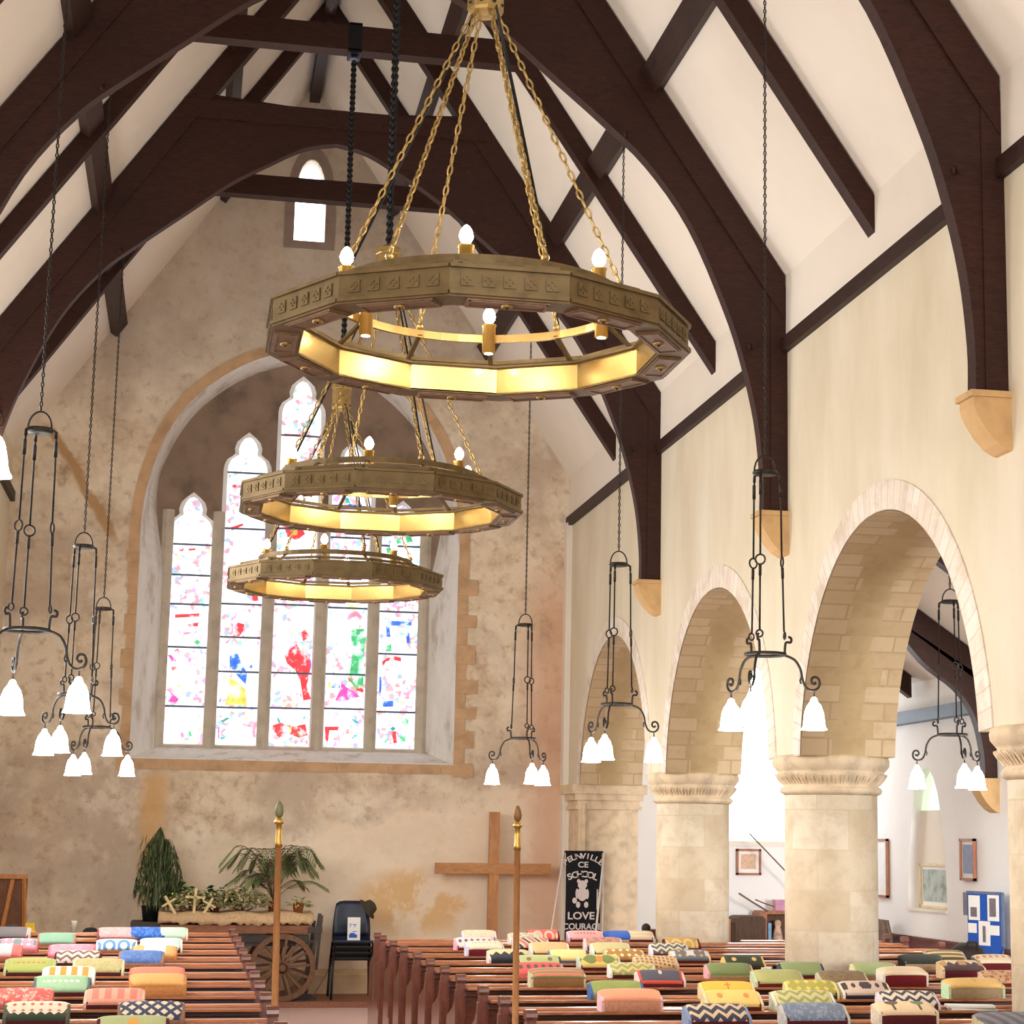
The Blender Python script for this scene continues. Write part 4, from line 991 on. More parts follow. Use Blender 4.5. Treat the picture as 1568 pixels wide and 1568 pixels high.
K('R',4,2.843,0.293,'pale yellow kneeler with blue ends',km('ends',(248,220,146),(96,128,186)),(110,104,118),(96,128,186))
K('R',5,2.476,0.312,'pale lime kneeler with two small brown motifs and dark ends',km('motifs',(200,208,142),(150,120,90)),(96,104,96),(60,80,78))
K('R',6,2.337,0.324,'red kneeler with a row of grey diamonds',km('row',(240,110,98),(120,90,100)),(230,120,110),(200,190,226))
K('R',7,2.313,0.351,'green and coral striped kneeler with a brown front',km('bands',(150,150,100),(236,140,110)),(146,104,62),(210,200,160),t=0.062)
K('R',0,3.597,0.333,'pink kneeler with red script-like stitching under the black banner',km('line',(248,178,176),(196,90,96)),(110,20,34),(236,196,220))
K('R',0,3.949,0.348,'cream kneeler edged in bright blue, beyond the black banner',km('ends',(56,104,200),(40,88,180)),(216,184,160),(40,88,180))
K('R',0,4.074,0.319,'cream banded kneeler touching the blue-edged one by the farthest pillar',km('bands',(250,232,200),(240,214,176)),(110,24,34),(240,226,210))
K('R',2,3.472,0.325,'dusky pink kneeler with a faint wavy pattern',km('speckle',(226,166,146),(190,122,104)),(120,50,44),(240,226,222))
K('R',3,3.364,0.32,'pale lime cream kneeler with a maroon front beside a brown diamond one',km('plain',(224,214,156)),MAR,(226,236,222),yaw=2)
K('R',2,4.152,0.314,'tan kneeler with gold scallops at the foot of the farthest pillar',km('arcs',(222,176,98),(246,214,140)),(100,26,30))
K('R',3,3.841,0.313,'slate grey kneeler with cream zigzags',km('zigzag',(102,108,116),(240,224,184)),(96,24,30),(240,232,240))
K('R',4,3.277,0.307,'brown kneeler with two rows of cream diamonds',km('dots',(176,124,64),(250,234,176)),(96,24,30),(230,196,140))
K('R',5,2.907,0.307,'green leaf-patterned kneeler with an orange flower in the middle',km('leaf',(236,206,120),(124,144,72),(230,150,70)),(90,20,24),(206,214,196))
K('R',4,3.781,0.306,'blue-grey kneeler with orange triangles and white spots',km('dots',(106,114,122),(236,160,90),(220,216,210)),(90,22,28),(230,206,170))
K('R',5,3.324,0.32,'tan kneeler with a brown basket-weave pattern',km('weave',(222,188,140),(150,104,62)),(196,150,106),(222,196,160))
K('R',6,2.968,0.317,'cream kneeler with green triangles and a yellow wavy band',km('zigzag',(176,186,118),(248,216,140),(240,200,120)),MAR,(236,238,226),z_add=0.004)
K('R',7,2.976,0.313,'slate kneeler with a bright red border',km('border',(96,92,104),(230,88,64),(236,220,200)),(96,24,30),(236,214,210))
K('R',8,2.486,0.323,'grass green kneeler with a blue end',km('plain',(156,168,92)),(150,140,90),(72,104,160))
K('R',9,2.394,0.341,'plain salmon kneeler nearest the centre aisle',km('plain',(250,170,132)),(214,150,118),(246,200,206),t=0.055)
K('R',10,2.657,0.333,'navy and cream zigzag kneeler at the bottom edge left of a pale blue one',km('zigzag',(72,72,96),(240,214,170)),(90,20,28),(150,166,200))
K('R',5,3.975,0.307,'dark green kneeler with two cream motifs and yellow ends',km('motifs',(56,62,40),(236,196,124)),(70,24,20),(240,196,110))
K('R',6,3.644,0.328,'moss green kneeler with a pink end',km('plain',(136,152,92)),(170,150,100),(246,176,180))
K('R',7,3.754,0.333,'plain pale lime kneeler with a maroon front beside the middle pillar',km('plain',(196,196,126)),(110,20,24),(206,216,176))
K('R',8,3.152,0.327,'golden yellow kneeler with a small red cross',km('cross',(252,196,74),(236,120,60)),(120,50,30),(246,214,164))
K('R',9,2.97,0.327,'pale yellow kneeler with orange flower sprigs',km('motifs',(252,214,126),(238,150,80)),(96,30,24),(240,220,170))
K('R',6,4.155,0.315,'sage green kneeler with a dark blue end at the foot of the middle pillar',km('plain',(166,184,124)),(104,24,24),(62,80,104))
K('R',6,4.688,0.33,'light green kneeler with a cream end to the right of the middle pillar foot',km('plain',(176,190,130)),(156,126,98),(236,220,180))
K('R',7,4.187,0.329,'plain brown-grey kneeler below the middle pillar',km('speckle',(156,132,98),(140,116,84)),(150,120,90),(216,206,176))
K('R',8,3.667,0.317,'green kneeler with rows of yellow dots',km('dots',(176,168,84),(252,206,90)),(56,40,40),(226,220,150))
K('R',9,3.371,0.354,'pale green kneeler with wavy darker green zigzags',km('zigzag',(206,200,140),(156,158,96),(220,214,160)),MAR,(226,230,210))
K('R',10,3.164,0.35,'pale blue-grey kneeler with a maroon front at the bottom of the photo',km('speckle',(128,142,164),(160,170,186)),(90,20,28),(206,206,200))
K('R',8,4.003,0.313,'beige kneeler with dark dots and a navy front',km('row',(222,196,178),(74,60,58),(74,60,58)),NVY,(240,224,204))
K('R',5,5.334,0.329,'black-topped kneeler with a tan front in the aisle',km('plain',(66,72,62)),(206,170,130),(56,60,54),t=0.05)
K('R',4,5.837,0.318,'cream kneeler with a dark band below the dark bag',km('bands',(240,206,140),(120,104,76)),(208,178,132),(200,180,160))
K('R',6,5.319,0.322,'cream kneeler with dark zigzag edge and brown dots in the aisle',km('teeth',(246,220,176),(90,70,70),(214,160,100)),(92,20,28),(236,206,160),t=0.055)
K('R',5,5.895,0.294,'cream kneeler with orange flowers under the blue notice board',km('row',(246,224,190),(226,150,90)),(100,20,24),(120,110,110),t=0.055)
K('R',7,4.599,0.316,'plain cream kneeler with a deep maroon front in the aisle',km('plain',(250,224,186)),(112,16,22),(240,232,214),tilt=7,t=0.075)
K('R',7,5.287,0.292,'multicoloured flowery kneeler beside the near pillar',km('speckle',(216,170,120),(170,100,80)),(100,24,24),(230,190,160))
K('R',8,4.692,0.362,'yellow kneeler with a grey front and a mint end beside the near pillar',km('cross',(250,204,124),(240,170,90)),(168,144,108),(196,226,184),t=0.065)
K('R',9,3.982,0.343,'white kneeler with navy wavy bands, next to white booklets',km('zigzag',(232,216,190),(66,62,80)),(84,18,26),(226,220,226))
K('R',10,3.654,0.326,'cream kneeler with a brown tree and a green tree',km('trees',(250,222,180),(110,90,62),(120,142,90)),(90,24,24),(240,226,200),t=0.05)
K('R',11,3.887,0.332,'grey kneeler with dark diagonals and one yellow stripe, bottom right corner',km('diag',(140,138,144),(110,108,116)),(90,24,28),(206,190,150),tilt=17,t=0.06)
# ------------------------------------------------------------------ ring chandeliers
def poly_ring(mb, r0, r1, z0, z1, n=12, a0=15.0, mi=0):
    """12-sided flat ring, r0 inner / r1 outer"""
    o = len(mb.v)
    for k in range(n):
        a = R(a0+360*k/n); c, s = math.cos(a), math.sin(a)
        mb.v += [(r0*c,r0*s,z0),(r1*c,r1*s,z0),(r1*c,r1*s,z1),(r0*c,r0*s,z1)]
    for k in range(n):
        i = o+4*k; j = o+4*((k+1)%n)
        for a,b in ((0,1),(1,2),(2,3),(3,0)):
            mb.f.append([i+a, j+a, j+b, i+b][::-1]); mb.m.append(mi); mb.sm.append(False); mb.uv.append(None)
    return mb
CZ = 3.735
def chandelier():
    root = empty('ring_chandelier', (0,0,CZ))
    ob = poly_ring(MB(), 0.85, 0.872, 0.0, 0.115)
    ap = 0.875*math.cos(R(15))
    for k in range(12):
        rot = Matrix.Rotation(R(30*k), 4, 'Z')
        for dy in (-0.16,-0.08,0.0,0.08,0.16):
            ob.box(ap-0.002, ap+0.003, dy-0.024, dy+0.024, 0.034, 0.082, 0, rot)
            for q, w_ in ((-0.012,0),(0.012,0),(0,-0.012),(0,0.012)):
                ob.box(ap+0.002, ap+0.007, dy+q-0.004, dy+q+0.004, 0.054+w_, 0.062+w_, 0, rot)
        ob.box(ap-0.003, ap+0.010, -0.225, 0.225, 0.0, 0.014, 0, rot)
        ob.box(ap-0.003, ap+0.010, -0.225, 0.225, 0.103, 0.117, 0, rot)
    ob.build('outer_band', M['brass_dark'], root)
    poly_ring(MB(), 0.745, 0.76, -0.004, 0.112).build('inner_band', M['brass_in'], root)
    us = poly_ring(MB(), 0.745, 0.875, -0.008, 0.002)
    us.build('underside', M['brass_dark'], root)
    am = 0.81*math.cos(R(15))
    for k in range(12):
        rot = Matrix.Rotation(R(30*k), 4, 'Z')
        cpn = MB().box(am-0.050, am+0.050, -0.155, 0.155, -0.015, -0.006, 0, rot)
        for dx in (-0.044, 0.036): cpn.box(am+dx, am+dx+0.008, -0.15, 0.15, -0.019, -0.014, 0, rot)
        for dy in (-0.15, 0.142): cpn.box(am-0.044, am+0.044, dy, dy+0.008, -0.019, -0.014, 0, rot)
        p = rot @ Vector((am,0,0))
        cpn.lathe([(0.006,-0.022),(0.016,-0.026),(0.022,-0.020),(0.022,-0.014)], (p.x,p.y,0), 12, 1, caps=False)
        cpn.lathe([(0.0005,-0.030),(0.007,-0.024)], (p.x,p.y,0), 8, 2, caps=False)
        cpn.build('underside_panel', [M['copper'], M['chain_gold'], M['black']], root)
    poly_ring(MB(), 0.725, 0.78, 0.112, 0.122).build('lip_ring', M['brass_dark'], root)
    poly_ring(MB(), 0.775, 0.79, 0.138, 0.156).build('rail_ring', M['brass_dark'], root)
    st = MB(); st.lathe([(0.600,0.198),(0.618,0.198)], n=48, smooth=False, caps=False); st.lathe([(0.618,0.198),(0.618,0.232)], n=48, mi=1, smooth=False, caps=False); st.lathe([(0.618,0.232),(0.600,0.232),(0.600,0.198)], n=48, smooth=False, caps=False)
    st.build('strap_ring', [M['brass_in'], M['brass_dark']], root)
    for k in range(12):
        a = R(30*k-13); c, s = math.cos(a), math.sin(a)
        MB().bar((0.60*c,0.60*s,0.212),(0.755*c,0.755*s,0.104),0.020,0.012).bar((0.76*c,0.76*s,0.108),(0.785*c,0.785*s,0.148),0.014,0.010).build('spoke', M['brass_dark'], root)
    for k in range(6):
        a = R(30+60*k-13); c, s = 0.585*math.cos(a), 0.585*math.sin(a)
        tb = MB().lathe([(0.020,0.143),(0.029,0.145),(0.029,0.265),(0.033,0.268),(0.033,0.274),(0.016,0.276)], (c,s,0), 16)
        tb.bar((c,s,0.215),(0.61*math.cos(a),0.61*math.sin(a),0.215),0.02,0.02)
        tu = tb.build('candle_tube', M['brass'], root)
        MB().lathe([(0.001,0.1425),(0.019,0.1415)], (c,s,0), 12, caps=False).build('down_light', M['shade'], tu)
        MB().lathe([(0.010,0.27),(0.013,0.28),(0.025,0.298),(0.028,0.314),(0.023,0.333),(0.012,0.350),(0.001,0.358)], (c,s,0), 14, caps=False).build('bulb', M['bulb'], tu)
    for k in range(6):
        a = R(60*k-13); c, s = math.cos(a), math.sin(a)
        ch = MB(); link_chain(ch, (0.607*c,0.607*s,0.255), (0.058*c,0.058*s,1.475), 0.056, 0.030, 0.0050)
        ch.sphere((0.607*c,0.607*s,0.247), 0.018, 8, 6)
        ch.build('chain', M['chain_gold'], root)
    cb = MB()
    a, b = R(180), R(-60)
    for a in (R(167), R(-73), R(47)):
        c, s = math.cos(a), math.sin(a)
        cb.tube([(0.60*c+0.014,0.60*s+0.012,0.26),(0.36*c+0.02,0.36*s+0.02,0.82),(0.06*c+0.02,0.06*s,1.50)], 0.006, 6)
    cb.build('lamp_cable', M['black'], root)
    bs = MB(); bs.lathe([(0.055,1.475),(0.072,1.482),(0.078,1.495),(0.078,1.65),(0.083,1.655),(0.083,1.69),(0.02,1.72)], n=8, smooth=False)
    for k in range(8):
        a = R(22.5+45*k); bs.lathe([(0.001,-0.008),(0.012,0),(0.001,0.008)], (0.071*math.cos(a),0.071*math.sin(a),1.515), 8, 1, caps=False)
    bs.build('gilt_boss', [M['chain_gold'], M['black']], root)
    return root
def hoist(root, ztop):
    h = MB(); zt = ztop-CZ
    link_chain(h, (0,0,1.715), (0,0,zt), 0.062, 0.056, 0.0155, n=8)
    h.tube([(0,0,1.715),(0,0,zt)], 0.013, 6)
    h.box(-0.055,0.055,-0.10,0.10,zt-0.02,zt+0.01).box(-0.055,0.055,-0.10,-0.082,zt,zt+0.235).box(-0.055,0.055,0.082,0.10,zt,zt+0.235).box(-0.055,0.055,-0.10,0.10,zt+0.225,zt+0.245)
    ho = h.build('hoist_chain', M['black'], root)
    MB().lathe([(0.030,-0.014),(0.042,0),(0.030,0.014)], (0,0,zt-0.045), 14).build('shackle', M['lead'], ho)
ch1 = chandelier()
spots = [(7.75, 'largest-looking gilt ring chandelier, nearest, high in the middle of the photo'), (11.88, 'middle gilt ring chandelier of the three, overlapping the tops of the stained glass'), (15.72, 'farthest gilt ring chandelier, lowest of the three against the stained glass')]
for i, (y, lab) in enumerate(spots):
    o = ch1 if i == 0 else copy_tree(ch1)
    o.location = (XC, y, CZ); tag(o, lab, 'chandelier', 'gilt ring chandeliers down the nave')
    rot = 0.0
for i, o in enumerate([q for q in bpy.data.objects if q.name.startswith('ring_chandelier') and q.parent is None]):
    hoist(o, 8.30 if i != 0 else 8.30)

# ------------------------------------------------------------------ iron pendants with three glass bells
def pendant():
    root = empty('iron_pendant', (0,0,0))       # origin at the top plate
    b = MB(); b.lathe([(0.02,-0.012),(0.075,-0.014),(0.082,0.0),(0.075,0.012),(0.02,0.014)], n=24)
    for k in range(3):
        a = R(120*k); b.tube([(0.075*math.cos(a),0.075*math.sin(a),0),(0.098*math.cos(a),0.098*math.sin(a),-0.012),(0.100*math.cos(a),0.100*math.sin(a),-0.05)], 0.010, 6)
    b.tube([(0.07*math.cos(t),0,0.012+0.10*math.sin(t)) for t in [PI*i/12 for i in range(13)]], 0.006, 6)
    b.build('top_plate', M['iron'], root)
    hp = MB(); hp.tube([(0.125*math.cos(2*PI*i/28),0.125*math.sin(2*PI*i/28),-1.165) for i in range(28)], 0.011, 8, closed=True)
    hp.build('hoop', M['iron'], root)
    for k in range(3):
        a = R(120*k); c, s = math.cos(a), math.sin(a)
        rd = MB()
        def ringat(rad, z, rr_):
            return [(rad*c - math.sin(a)*rr_*math.cos(q), rad*s + math.cos(a)*rr_*math.cos(q), z + rr_*math.sin(q)) for q in [2*PI*i/14 for i in range(14)]]
        rd.tube([(0.100*c,0.100*s,-0.05),(0.103*c,0.103*s,-0.14),(0.108*c,0.108*s,-0.545)], 0.0065, 6)
        rd.tube([(0.102*c,0.102*s,-0.07),(0.103*c,0.103*s,-0.16)], 0.011, 6)
        rd.tube(ringat(0.110,-0.575,0.032), 0.006, 6, closed=True)
        rd.tube([(0.112*c,0.112*s,-0.607),(0.122*c,0.122*s,-1.02)], 0.0065, 6)
        rd.tube([(0.112*c,0.112*s,-0.61),(0.114*c,0.114*s,-0.68)], 0.010, 6)
        rd.tube(ringat(0.126,-1.045,0.022), 0.006, 6, closed=True)
        rd.build('rod', M['iron'], root)
        ar = MB()
        pts = [(0.150,-1.050),(0.168,-1.060),(0.165,-1.085),(0.140,-1.085),(0.130,-1.10),(0.128,-1.165),(0.150,-1.175),(0.195,-1.20),(0.228,-1.255),(0.240,-1.315),(0.262,-1.365),(0.300,-1.385),(0.338,-1.372),(0.352,-1.338),(0.338,-1.305),(0.308,-1.303),(0.298,-1.328),(0.316,-1.345),(0.328,-1.332)]
        pts = spline(pts, 4)
        ar.tube([(r_*c,r_*s,z) for r_,z in pts], 0.0085, 6)
        ar.tube([(0.236*c,0.236*s,-1.29),(0.225*c,0.225*s,-1.325),(0.232*c,0.232*s,-1.345)], 0.006, 6)
        ar.tube([(0.315*c,0.315*s,-1.385),(0.315*c,0.315*s,-1.44)], 0.006, 6)
        ar.build('arm', M['iron'], root)
        sh = MB().lathe([(0.004,-1.425),(0.018,-1.435),(0.024,-1.455),(0.046,-1.485),(0.060,-1.525),(0.066,-1.575),(0.070,-1.61),(0.082,-1.632)], (0.315*c,0.315*s,0), 20, caps=False)
        so = sh.build('glass_shade', M['shade'], root)
    return root
ip = pendant()
def add_chain(o, top):
    c = MB(); link_chain(c, (0,0,0.112), (0,0,(top-o.location.z)/o.scale[2]), 0.040, 0.024, 0.0045, n=8, k=4)
    c.build('suspension_chain', M['iron'], o)
PEND = [(-0.945,11.5,4.06,-14,'iron lamp with three glass bells, nearest at the left, cut by the photo edge'),
        (-0.90,15.7,3.99,16,'iron three-bell lamp second of the left row, in front of the bare east wall'),
        (-0.905,19.7,3.95,14,'iron three-bell lamp farthest of the left row, beside the great window'),
        (3.515,11.75,4.09,-3,'iron three-bell lamp nearest at the right, hanging before the second pillar'),
        (3.425,15.7,4.03,0,'iron three-bell lamp in front of the farthest open arch'),
        (3.32,19.7,3.94,158,'iron three-bell lamp farthest at the right, against the east wall')]
first = True
for x,y,z,a,lab in PEND:
    o = ip if first else copy_tree(ip); first = False
    kk = 0.92
    o.location = (x*kk,y*kk,1.75+(z-1.75)*kk); o.scale = (kk,kk,kk); o.rotation_euler = (0,0,R(a)); tag(o, lab, 'pendant lamp', 'iron pendant lamps with three glass bells')
roots = [q for q in bpy.data.objects if q.name.startswith('iron_pendant') and q.parent is None]
for o in roots: add_chain(o, roof_z(o.location.x)-0.01)
o = copy_tree(roots[0])
for c in kids(o):
    if c.name.startswith('suspension_chain'): bpy.data.objects.remove(c)
o.location = (6.48,16.0,3.87); o.scale = (1,1,1); o.rotation_euler = (0,0,R(146)); tag(o, 'iron three-bell lamp hanging in the aisle, seen through the nearest arch', 'pendant lamp', 'iron pendant lamps with three glass bells')
add_chain(o, az(6.48)-0.02)
# bracket lamp on the left foot of the farthest truss
br = empty('bracket_lamp', (-1.80,17.52,5.2)); tag(br, 'single lit glass bell on a scrolled bracket at the left photo edge', 'wall lamp')
MB().tube([(q[0],-0.02,q[1]) for q in spline([(-0.26,0.05),(-0.12,0.20),(0.02,0.20),(0.05,0.10),(-0.01,0.07),(-0.03,0.12)],4)], 0.009, 6).tube([(0.02,-0.02,0.09),(0.02,-0.02,-0.02)],0.007,6).build('bracket', M['iron'], br)
MB().lathe([(0.006,0.0),(0.03,-0.02),(0.06,-0.08),(0.085,-0.20),(0.10,-0.30),(0.135,-0.37)], (0.02,-0.02,0), 20, caps=False).build('glass_shade', M['shade'], br)
# ------------------------------------------------------------------ things by the east wall
FZ = 0.06
# wooden wall cross
cr = empty('wooden_cross', (3.40, YE-0.06, 0.33)); tag(cr, 'plain tall wooden cross standing against the east wall', 'cross')
MB().cbox(-0.056,0.056,-0.045,0.045,0.0,1.73,0.004).build('upright', M['oak_cross'], cr)
MB().cbox(-0.66,0.65,-0.05,0.03,1.03,1.15,0.004).build('crossbar', M['oak_cross_x'], cr)
cr.location = (3.40, YE-0.20, FZ+0.0)
for c in kids(cr):
    pass
for c in kids(cr):
    if c.name.startswith('upright'): c.scale = (1,1,(2.06-FZ)/1.73)
    else: c.location = (0,0,1.37-FZ-1.03)
# school banner on its stand
bn = empty('school_banner', (4.10, 21.35, FZ)); tag(bn, 'black hanging banner with white school lettering and a bear, beside the half pillar', 'banner')
bw, bz0, bz1 = 0.405, 0.50, 1.56
f = MB(); nx, nz = 6, 12
for j in range(nz+1):
    for i in range(nx+1):
        u = i/nx; v_ = j/nz; k = 1-0.04*math.sin(PI*v_)
        f.v.append((0.0+bw*(0.5+(u-0.5)*k), 0.008*math.sin(u*7+v_*4), bz0+(bz1-bz0)*v_))
for j in range(nz):
    for i in range(nx):
        a = j*(nx+1)+i; f.f.append([a,a+1,a+nx+2,a+nx+1]); f.m.append(0); f.sm.append(True); f.uv.append(None)
k0 = len(f.v); f.v += [(x,y+0.006,z) for x,y,z in f.v]
for j in range(nz):
    for i in range(nx):
        a = k0+j*(nx+1)+i; f.f.append([a,a+nx+1,a+nx+2,a+1]); f.m.append(0); f.sm.append(True); f.uv.append(None)
cl = f.build('banner_cloth', M['blackcloth'], bn)
lt = MB()
def put_text(txt, size, cx, cz, rot=0.0, bold=1.15):
    vs, fs = text_mesh(txt, size)
    c, s = math.cos(rot), math.sin(rot)
    lt.add([(cx+(x*bold)*c-(y)*s, -0.014-z*4, cz+(x*bold)*s+y*c) for x,y,z in vs], fs, 0)
def arc_text(txt, size, cx, cz, rad, span):
    n = len(txt)
    for i, ch in enumerate(txt):
        a = -span/2 + span*i/(n-1)
        put_text(ch, size, cx+rad*math.sin(a), cz+rad*math.cos(a)-rad, -a)
arc_text('PEUNVILLE', 0.085, bw*0.48, 1.50, 0.30, 1.30)
lt.build('lettering', M['whitecloth'], cl); lt = MB()
put_text('CE', 0.085, bw*0.48, 1.405)
arc_text('SCHOOL', 0.095, bw*0.47, 1.30, 0.34, 0.80)
lt.build('lettering', M['whitecloth'], cl); lt = MB()
put_text('LOVE', 0.11, bw*0.44, 0.845)
lt.build('lettering', M['whitecloth'], cl); lt = MB()
put_text('COURAGE', 0.092, bw*0.48, 0.735, 0, 1.0)
lt.build('lettering', M['whitecloth'], cl); lt = MB()
put_text('RESPECT', 0.092, bw*0.48, 0.625, 0, 1.0)
lt.build('lettering', M['whitecloth'], cl)
def disc(mb, cx, cz, rx, rz, y=-0.013, n=18):
    mb.prism([(cx+rx*math.cos(2*PI*i/n), y, cz+rz*math.sin(2*PI*i/n)) for i in range(n)], (0,0.003,0))
be = MB(); bx = bw*0.47
disc(be,bx,1.215,0.052,0.048); disc(be,bx-0.042,1.255,0.020,0.022,-0.0135); disc(be,bx+0.042,1.255,0.020,0.022,-0.0135)
disc(be,bx,1.115,0.056,0.075,-0.0125); disc(be,bx-0.058,1.12,0.018,0.055,-0.0135); disc(be,bx+0.056,1.115,0.018,0.055,-0.0135)
disc(be,bx-0.085,1.045,0.026,0.032,-0.0128); disc(be,bx-0.045,1.0,0.024,0.034,-0.0133); disc(be,bx+0.045,1.0,0.024,0.034,-0.0133)
be.build('bear_emblem', M['whitecloth'], cl)
MB().tube([(-0.02,0.01,bz1+0.012),(bw+0.02,0.01,bz1+0.012)],0.012,8).build('top_rod', M['black'], bn)
fr_ = MB()
fr_.tube([(bw+0.02,0.02,0.0),(bw+0.025,0.02,bz1+0.02)],0.011,8)
fr_.tube([(bw+0.025,-0.02,bz1+0.03),(bw*0.48,-0.42,0.0)],0.0125,8)
fr_.tube([(-0.02,0.0,bz1+0.02),(-0.30,-0.25,0.0)],0.010,8)
fr_.tube([(-0.02,0.02,0.0),(-0.015,0.02,bz1+0.02)],0.010,8)
fr_.tube([(bw*0.86,-0.07,0.95),(bw*0.86,-0.07,1.17)],0.009,8).tube([(bw*0.86,-0.07,1.13),(bw+0.02,0.0,1.13)],0.009,8)
fr_.build('stand', M['whiterod'], bn)
# stacked chairs
sc = empty('stacked_chair', (1.80, 21.55, FZ))
def chair_in_stack(i, top):
    root = empty('stacking_chair', (1.80, 21.55, FZ)); dz = 0.062*i; dy = -0.035*i
    s = MB()
    prof = [(-0.22,0.43),(-0.215,0.415),(-0.05,0.405),(0.14,0.415),(0.185,0.46)]
    sw = 0.205
    s.prism([(-sw,y+dy,z+dz) for y,z in prof] + [(-sw,y+dy,z+dz-0.014) for y,z in prof[::-1]], (2*sw,0,0))
    s.build('seat', M['navy'] if top else M['steel_black'], root)
    if top:
        k = MB(); P = []
        for j in range(9):
            v_ = j/8; w_ = 0.205-0.035*v_**2
            for i_ in range(9):
                u = -1+2*i_/8; P.append((u*w_, 0.185+0.055*v_-0.03*u*u+dy, 0.46+0.37*v_-0.05*max(0,abs(u)-0.7)*v_*2+dz))
        F = [(j*9+q, j*9+q+1, (j+1)*9+q+1, (j+1)*9+q) for j in range(8) for q in range(8)]
        n0 = len(P); P2 = P + [(x,y+0.012,z) for x,y,z in P]
        F2 = F + [tuple(n0+t for t in f_[::-1]) for f_ in F]
        edge = [i_ for i_ in range(9)] + [j*9+8 for j in range(1,9)] + [72+i_ for i_ in range(7,-1,-1)] + [j*9 for j in range(7,0,-1)]
        F2 += [(edge[q], n0+edge[q], n0+edge[(q+1)%len(edge)], edge[(q+1)%len(edge)]) for q in range(len(edge))]
        k.add(P2, F2, 0, True); k.build('backrest', M['navy'], root)
    for sx in (-1,1):
        MB().tube([(sx*0.20,-0.19+dy,0.40+dz),(sx*0.215,-0.235+dy,0.20+dz),(sx*0.222,-0.25+dy,0.0)],0.012,8).build('leg', M['steel_black'], root)
        MB().tube([(sx*0.20,0.14+dy,0.40+dz),(sx*0.215,0.20+dy,0.20+dz),(sx*0.222,0.24+dy,0.0)],0.012,8).build('leg', M['steel_black'], root)
    return root
bpy.data.objects.remove(sc)
labs = ['bottom black chair of the stack by the cart','second chair from the bottom of the stack by the cart','third chair from the bottom of the stack by the cart','navy plastic chair on top of the stack by the cart']
for i in range(4): tag(chair_in_stack(i, i==3), labs[i], 'chair', 'stacked chairs by the cart')
sg = empty('paper_sign', (1.81, 21.40, 0.665)); tag(sg, 'white notice with blue printing leaning on the navy chair', 'notice')
sg.rotation_euler = (R(-8),0,0)
MB().box(-0.068,0.068,-0.004,0,0,0.245).build('sheet', M['paper'], sg)
pr_ = MB()
for x0,x1,z0,z1 in ((-0.045,-0.038,0.14,0.175),(-0.038,-0.02,0.168,0.175),(-0.012,0.03,0.165,0.172),(0.005,0.012,0.14,0.172),(-0.05,0.035,0.03,0.065),(-0.04,0.01,0.065,0.08),(-0.015,0.03,0.09,0.097)): pr_.box(x0,x1,-0.0055,-0.0038,z0,z1)
pr_.build('printing', M['blue'], sg)
ht = empty('felt_hat', (1.955, 21.55, 0.99)); tag(ht, 'dark felt hat hooked on the corner of the navy chair back', 'hat')
ht.rotation_euler = (R(18), R(52), 0)
MB().lathe([(0.125,0.0),(0.12,0.006),(0.085,0.010),(0.078,0.05),(0.065,0.085),(0.03,0.10),(0.002,0.102)], n=24).build('crown_and_brim', M['felt_hat'], ht)
# the hand cart with its wheel
ct = empty('hand_cart', (0.0, 21.40, FZ)); tag(ct, 'old wooden hand cart with a spoked wheel carrying the plants', 'cart')
MB().cbox(-0.22,1.34,-0.32,-0.27,0.69,0.775,0.004).build('side_rail', M['cart'], ct)
MB().cbox(-0.22,1.34,0.27,0.32,0.69,0.775,0.004).build('side_rail', M['cart'], ct)
MB().box(-0.22,1.36,-0.27,0.27,0.72,0.76).build('bed', M['cart_dark'], ct)
MB().box(-0.52,-0.2,-0.30,0.30,0.75,0.80).box(-0.36,-0.20,-0.33,0.33,0.62,0.75).build('tail_board', M['cart_dark'], ct)
MB().box(-0.05,1.32,-0.28,-0.22,0.56,0.68).box(0.2,1.38,-0.3,-0.26,0.60,0.625).build('axle_beam', M['cart_dark'], ct)
MB().bar((1.34,-0.31,0.30),(1.42,-0.31,0.90),0.035).bar((1.40,-0.31,0.32),(1.44,-0.31,0.88),0.03).box(1.30,1.45,-0.33,-0.27,0.70,0.76).build('prop_leg', M['cart_dark'], ct)
for a_,b_ in (((1.34,0.31,0.0),(1.40,0.31,0.80)),((-0.3,0.31,0.0),(-0.3,0.31,0.72)),((-0.3,-0.29,0.0),(-0.3,-0.29,0.72))): MB().bar(a_,b_,0.04).build('prop_leg', M['cart_dark'], ct)
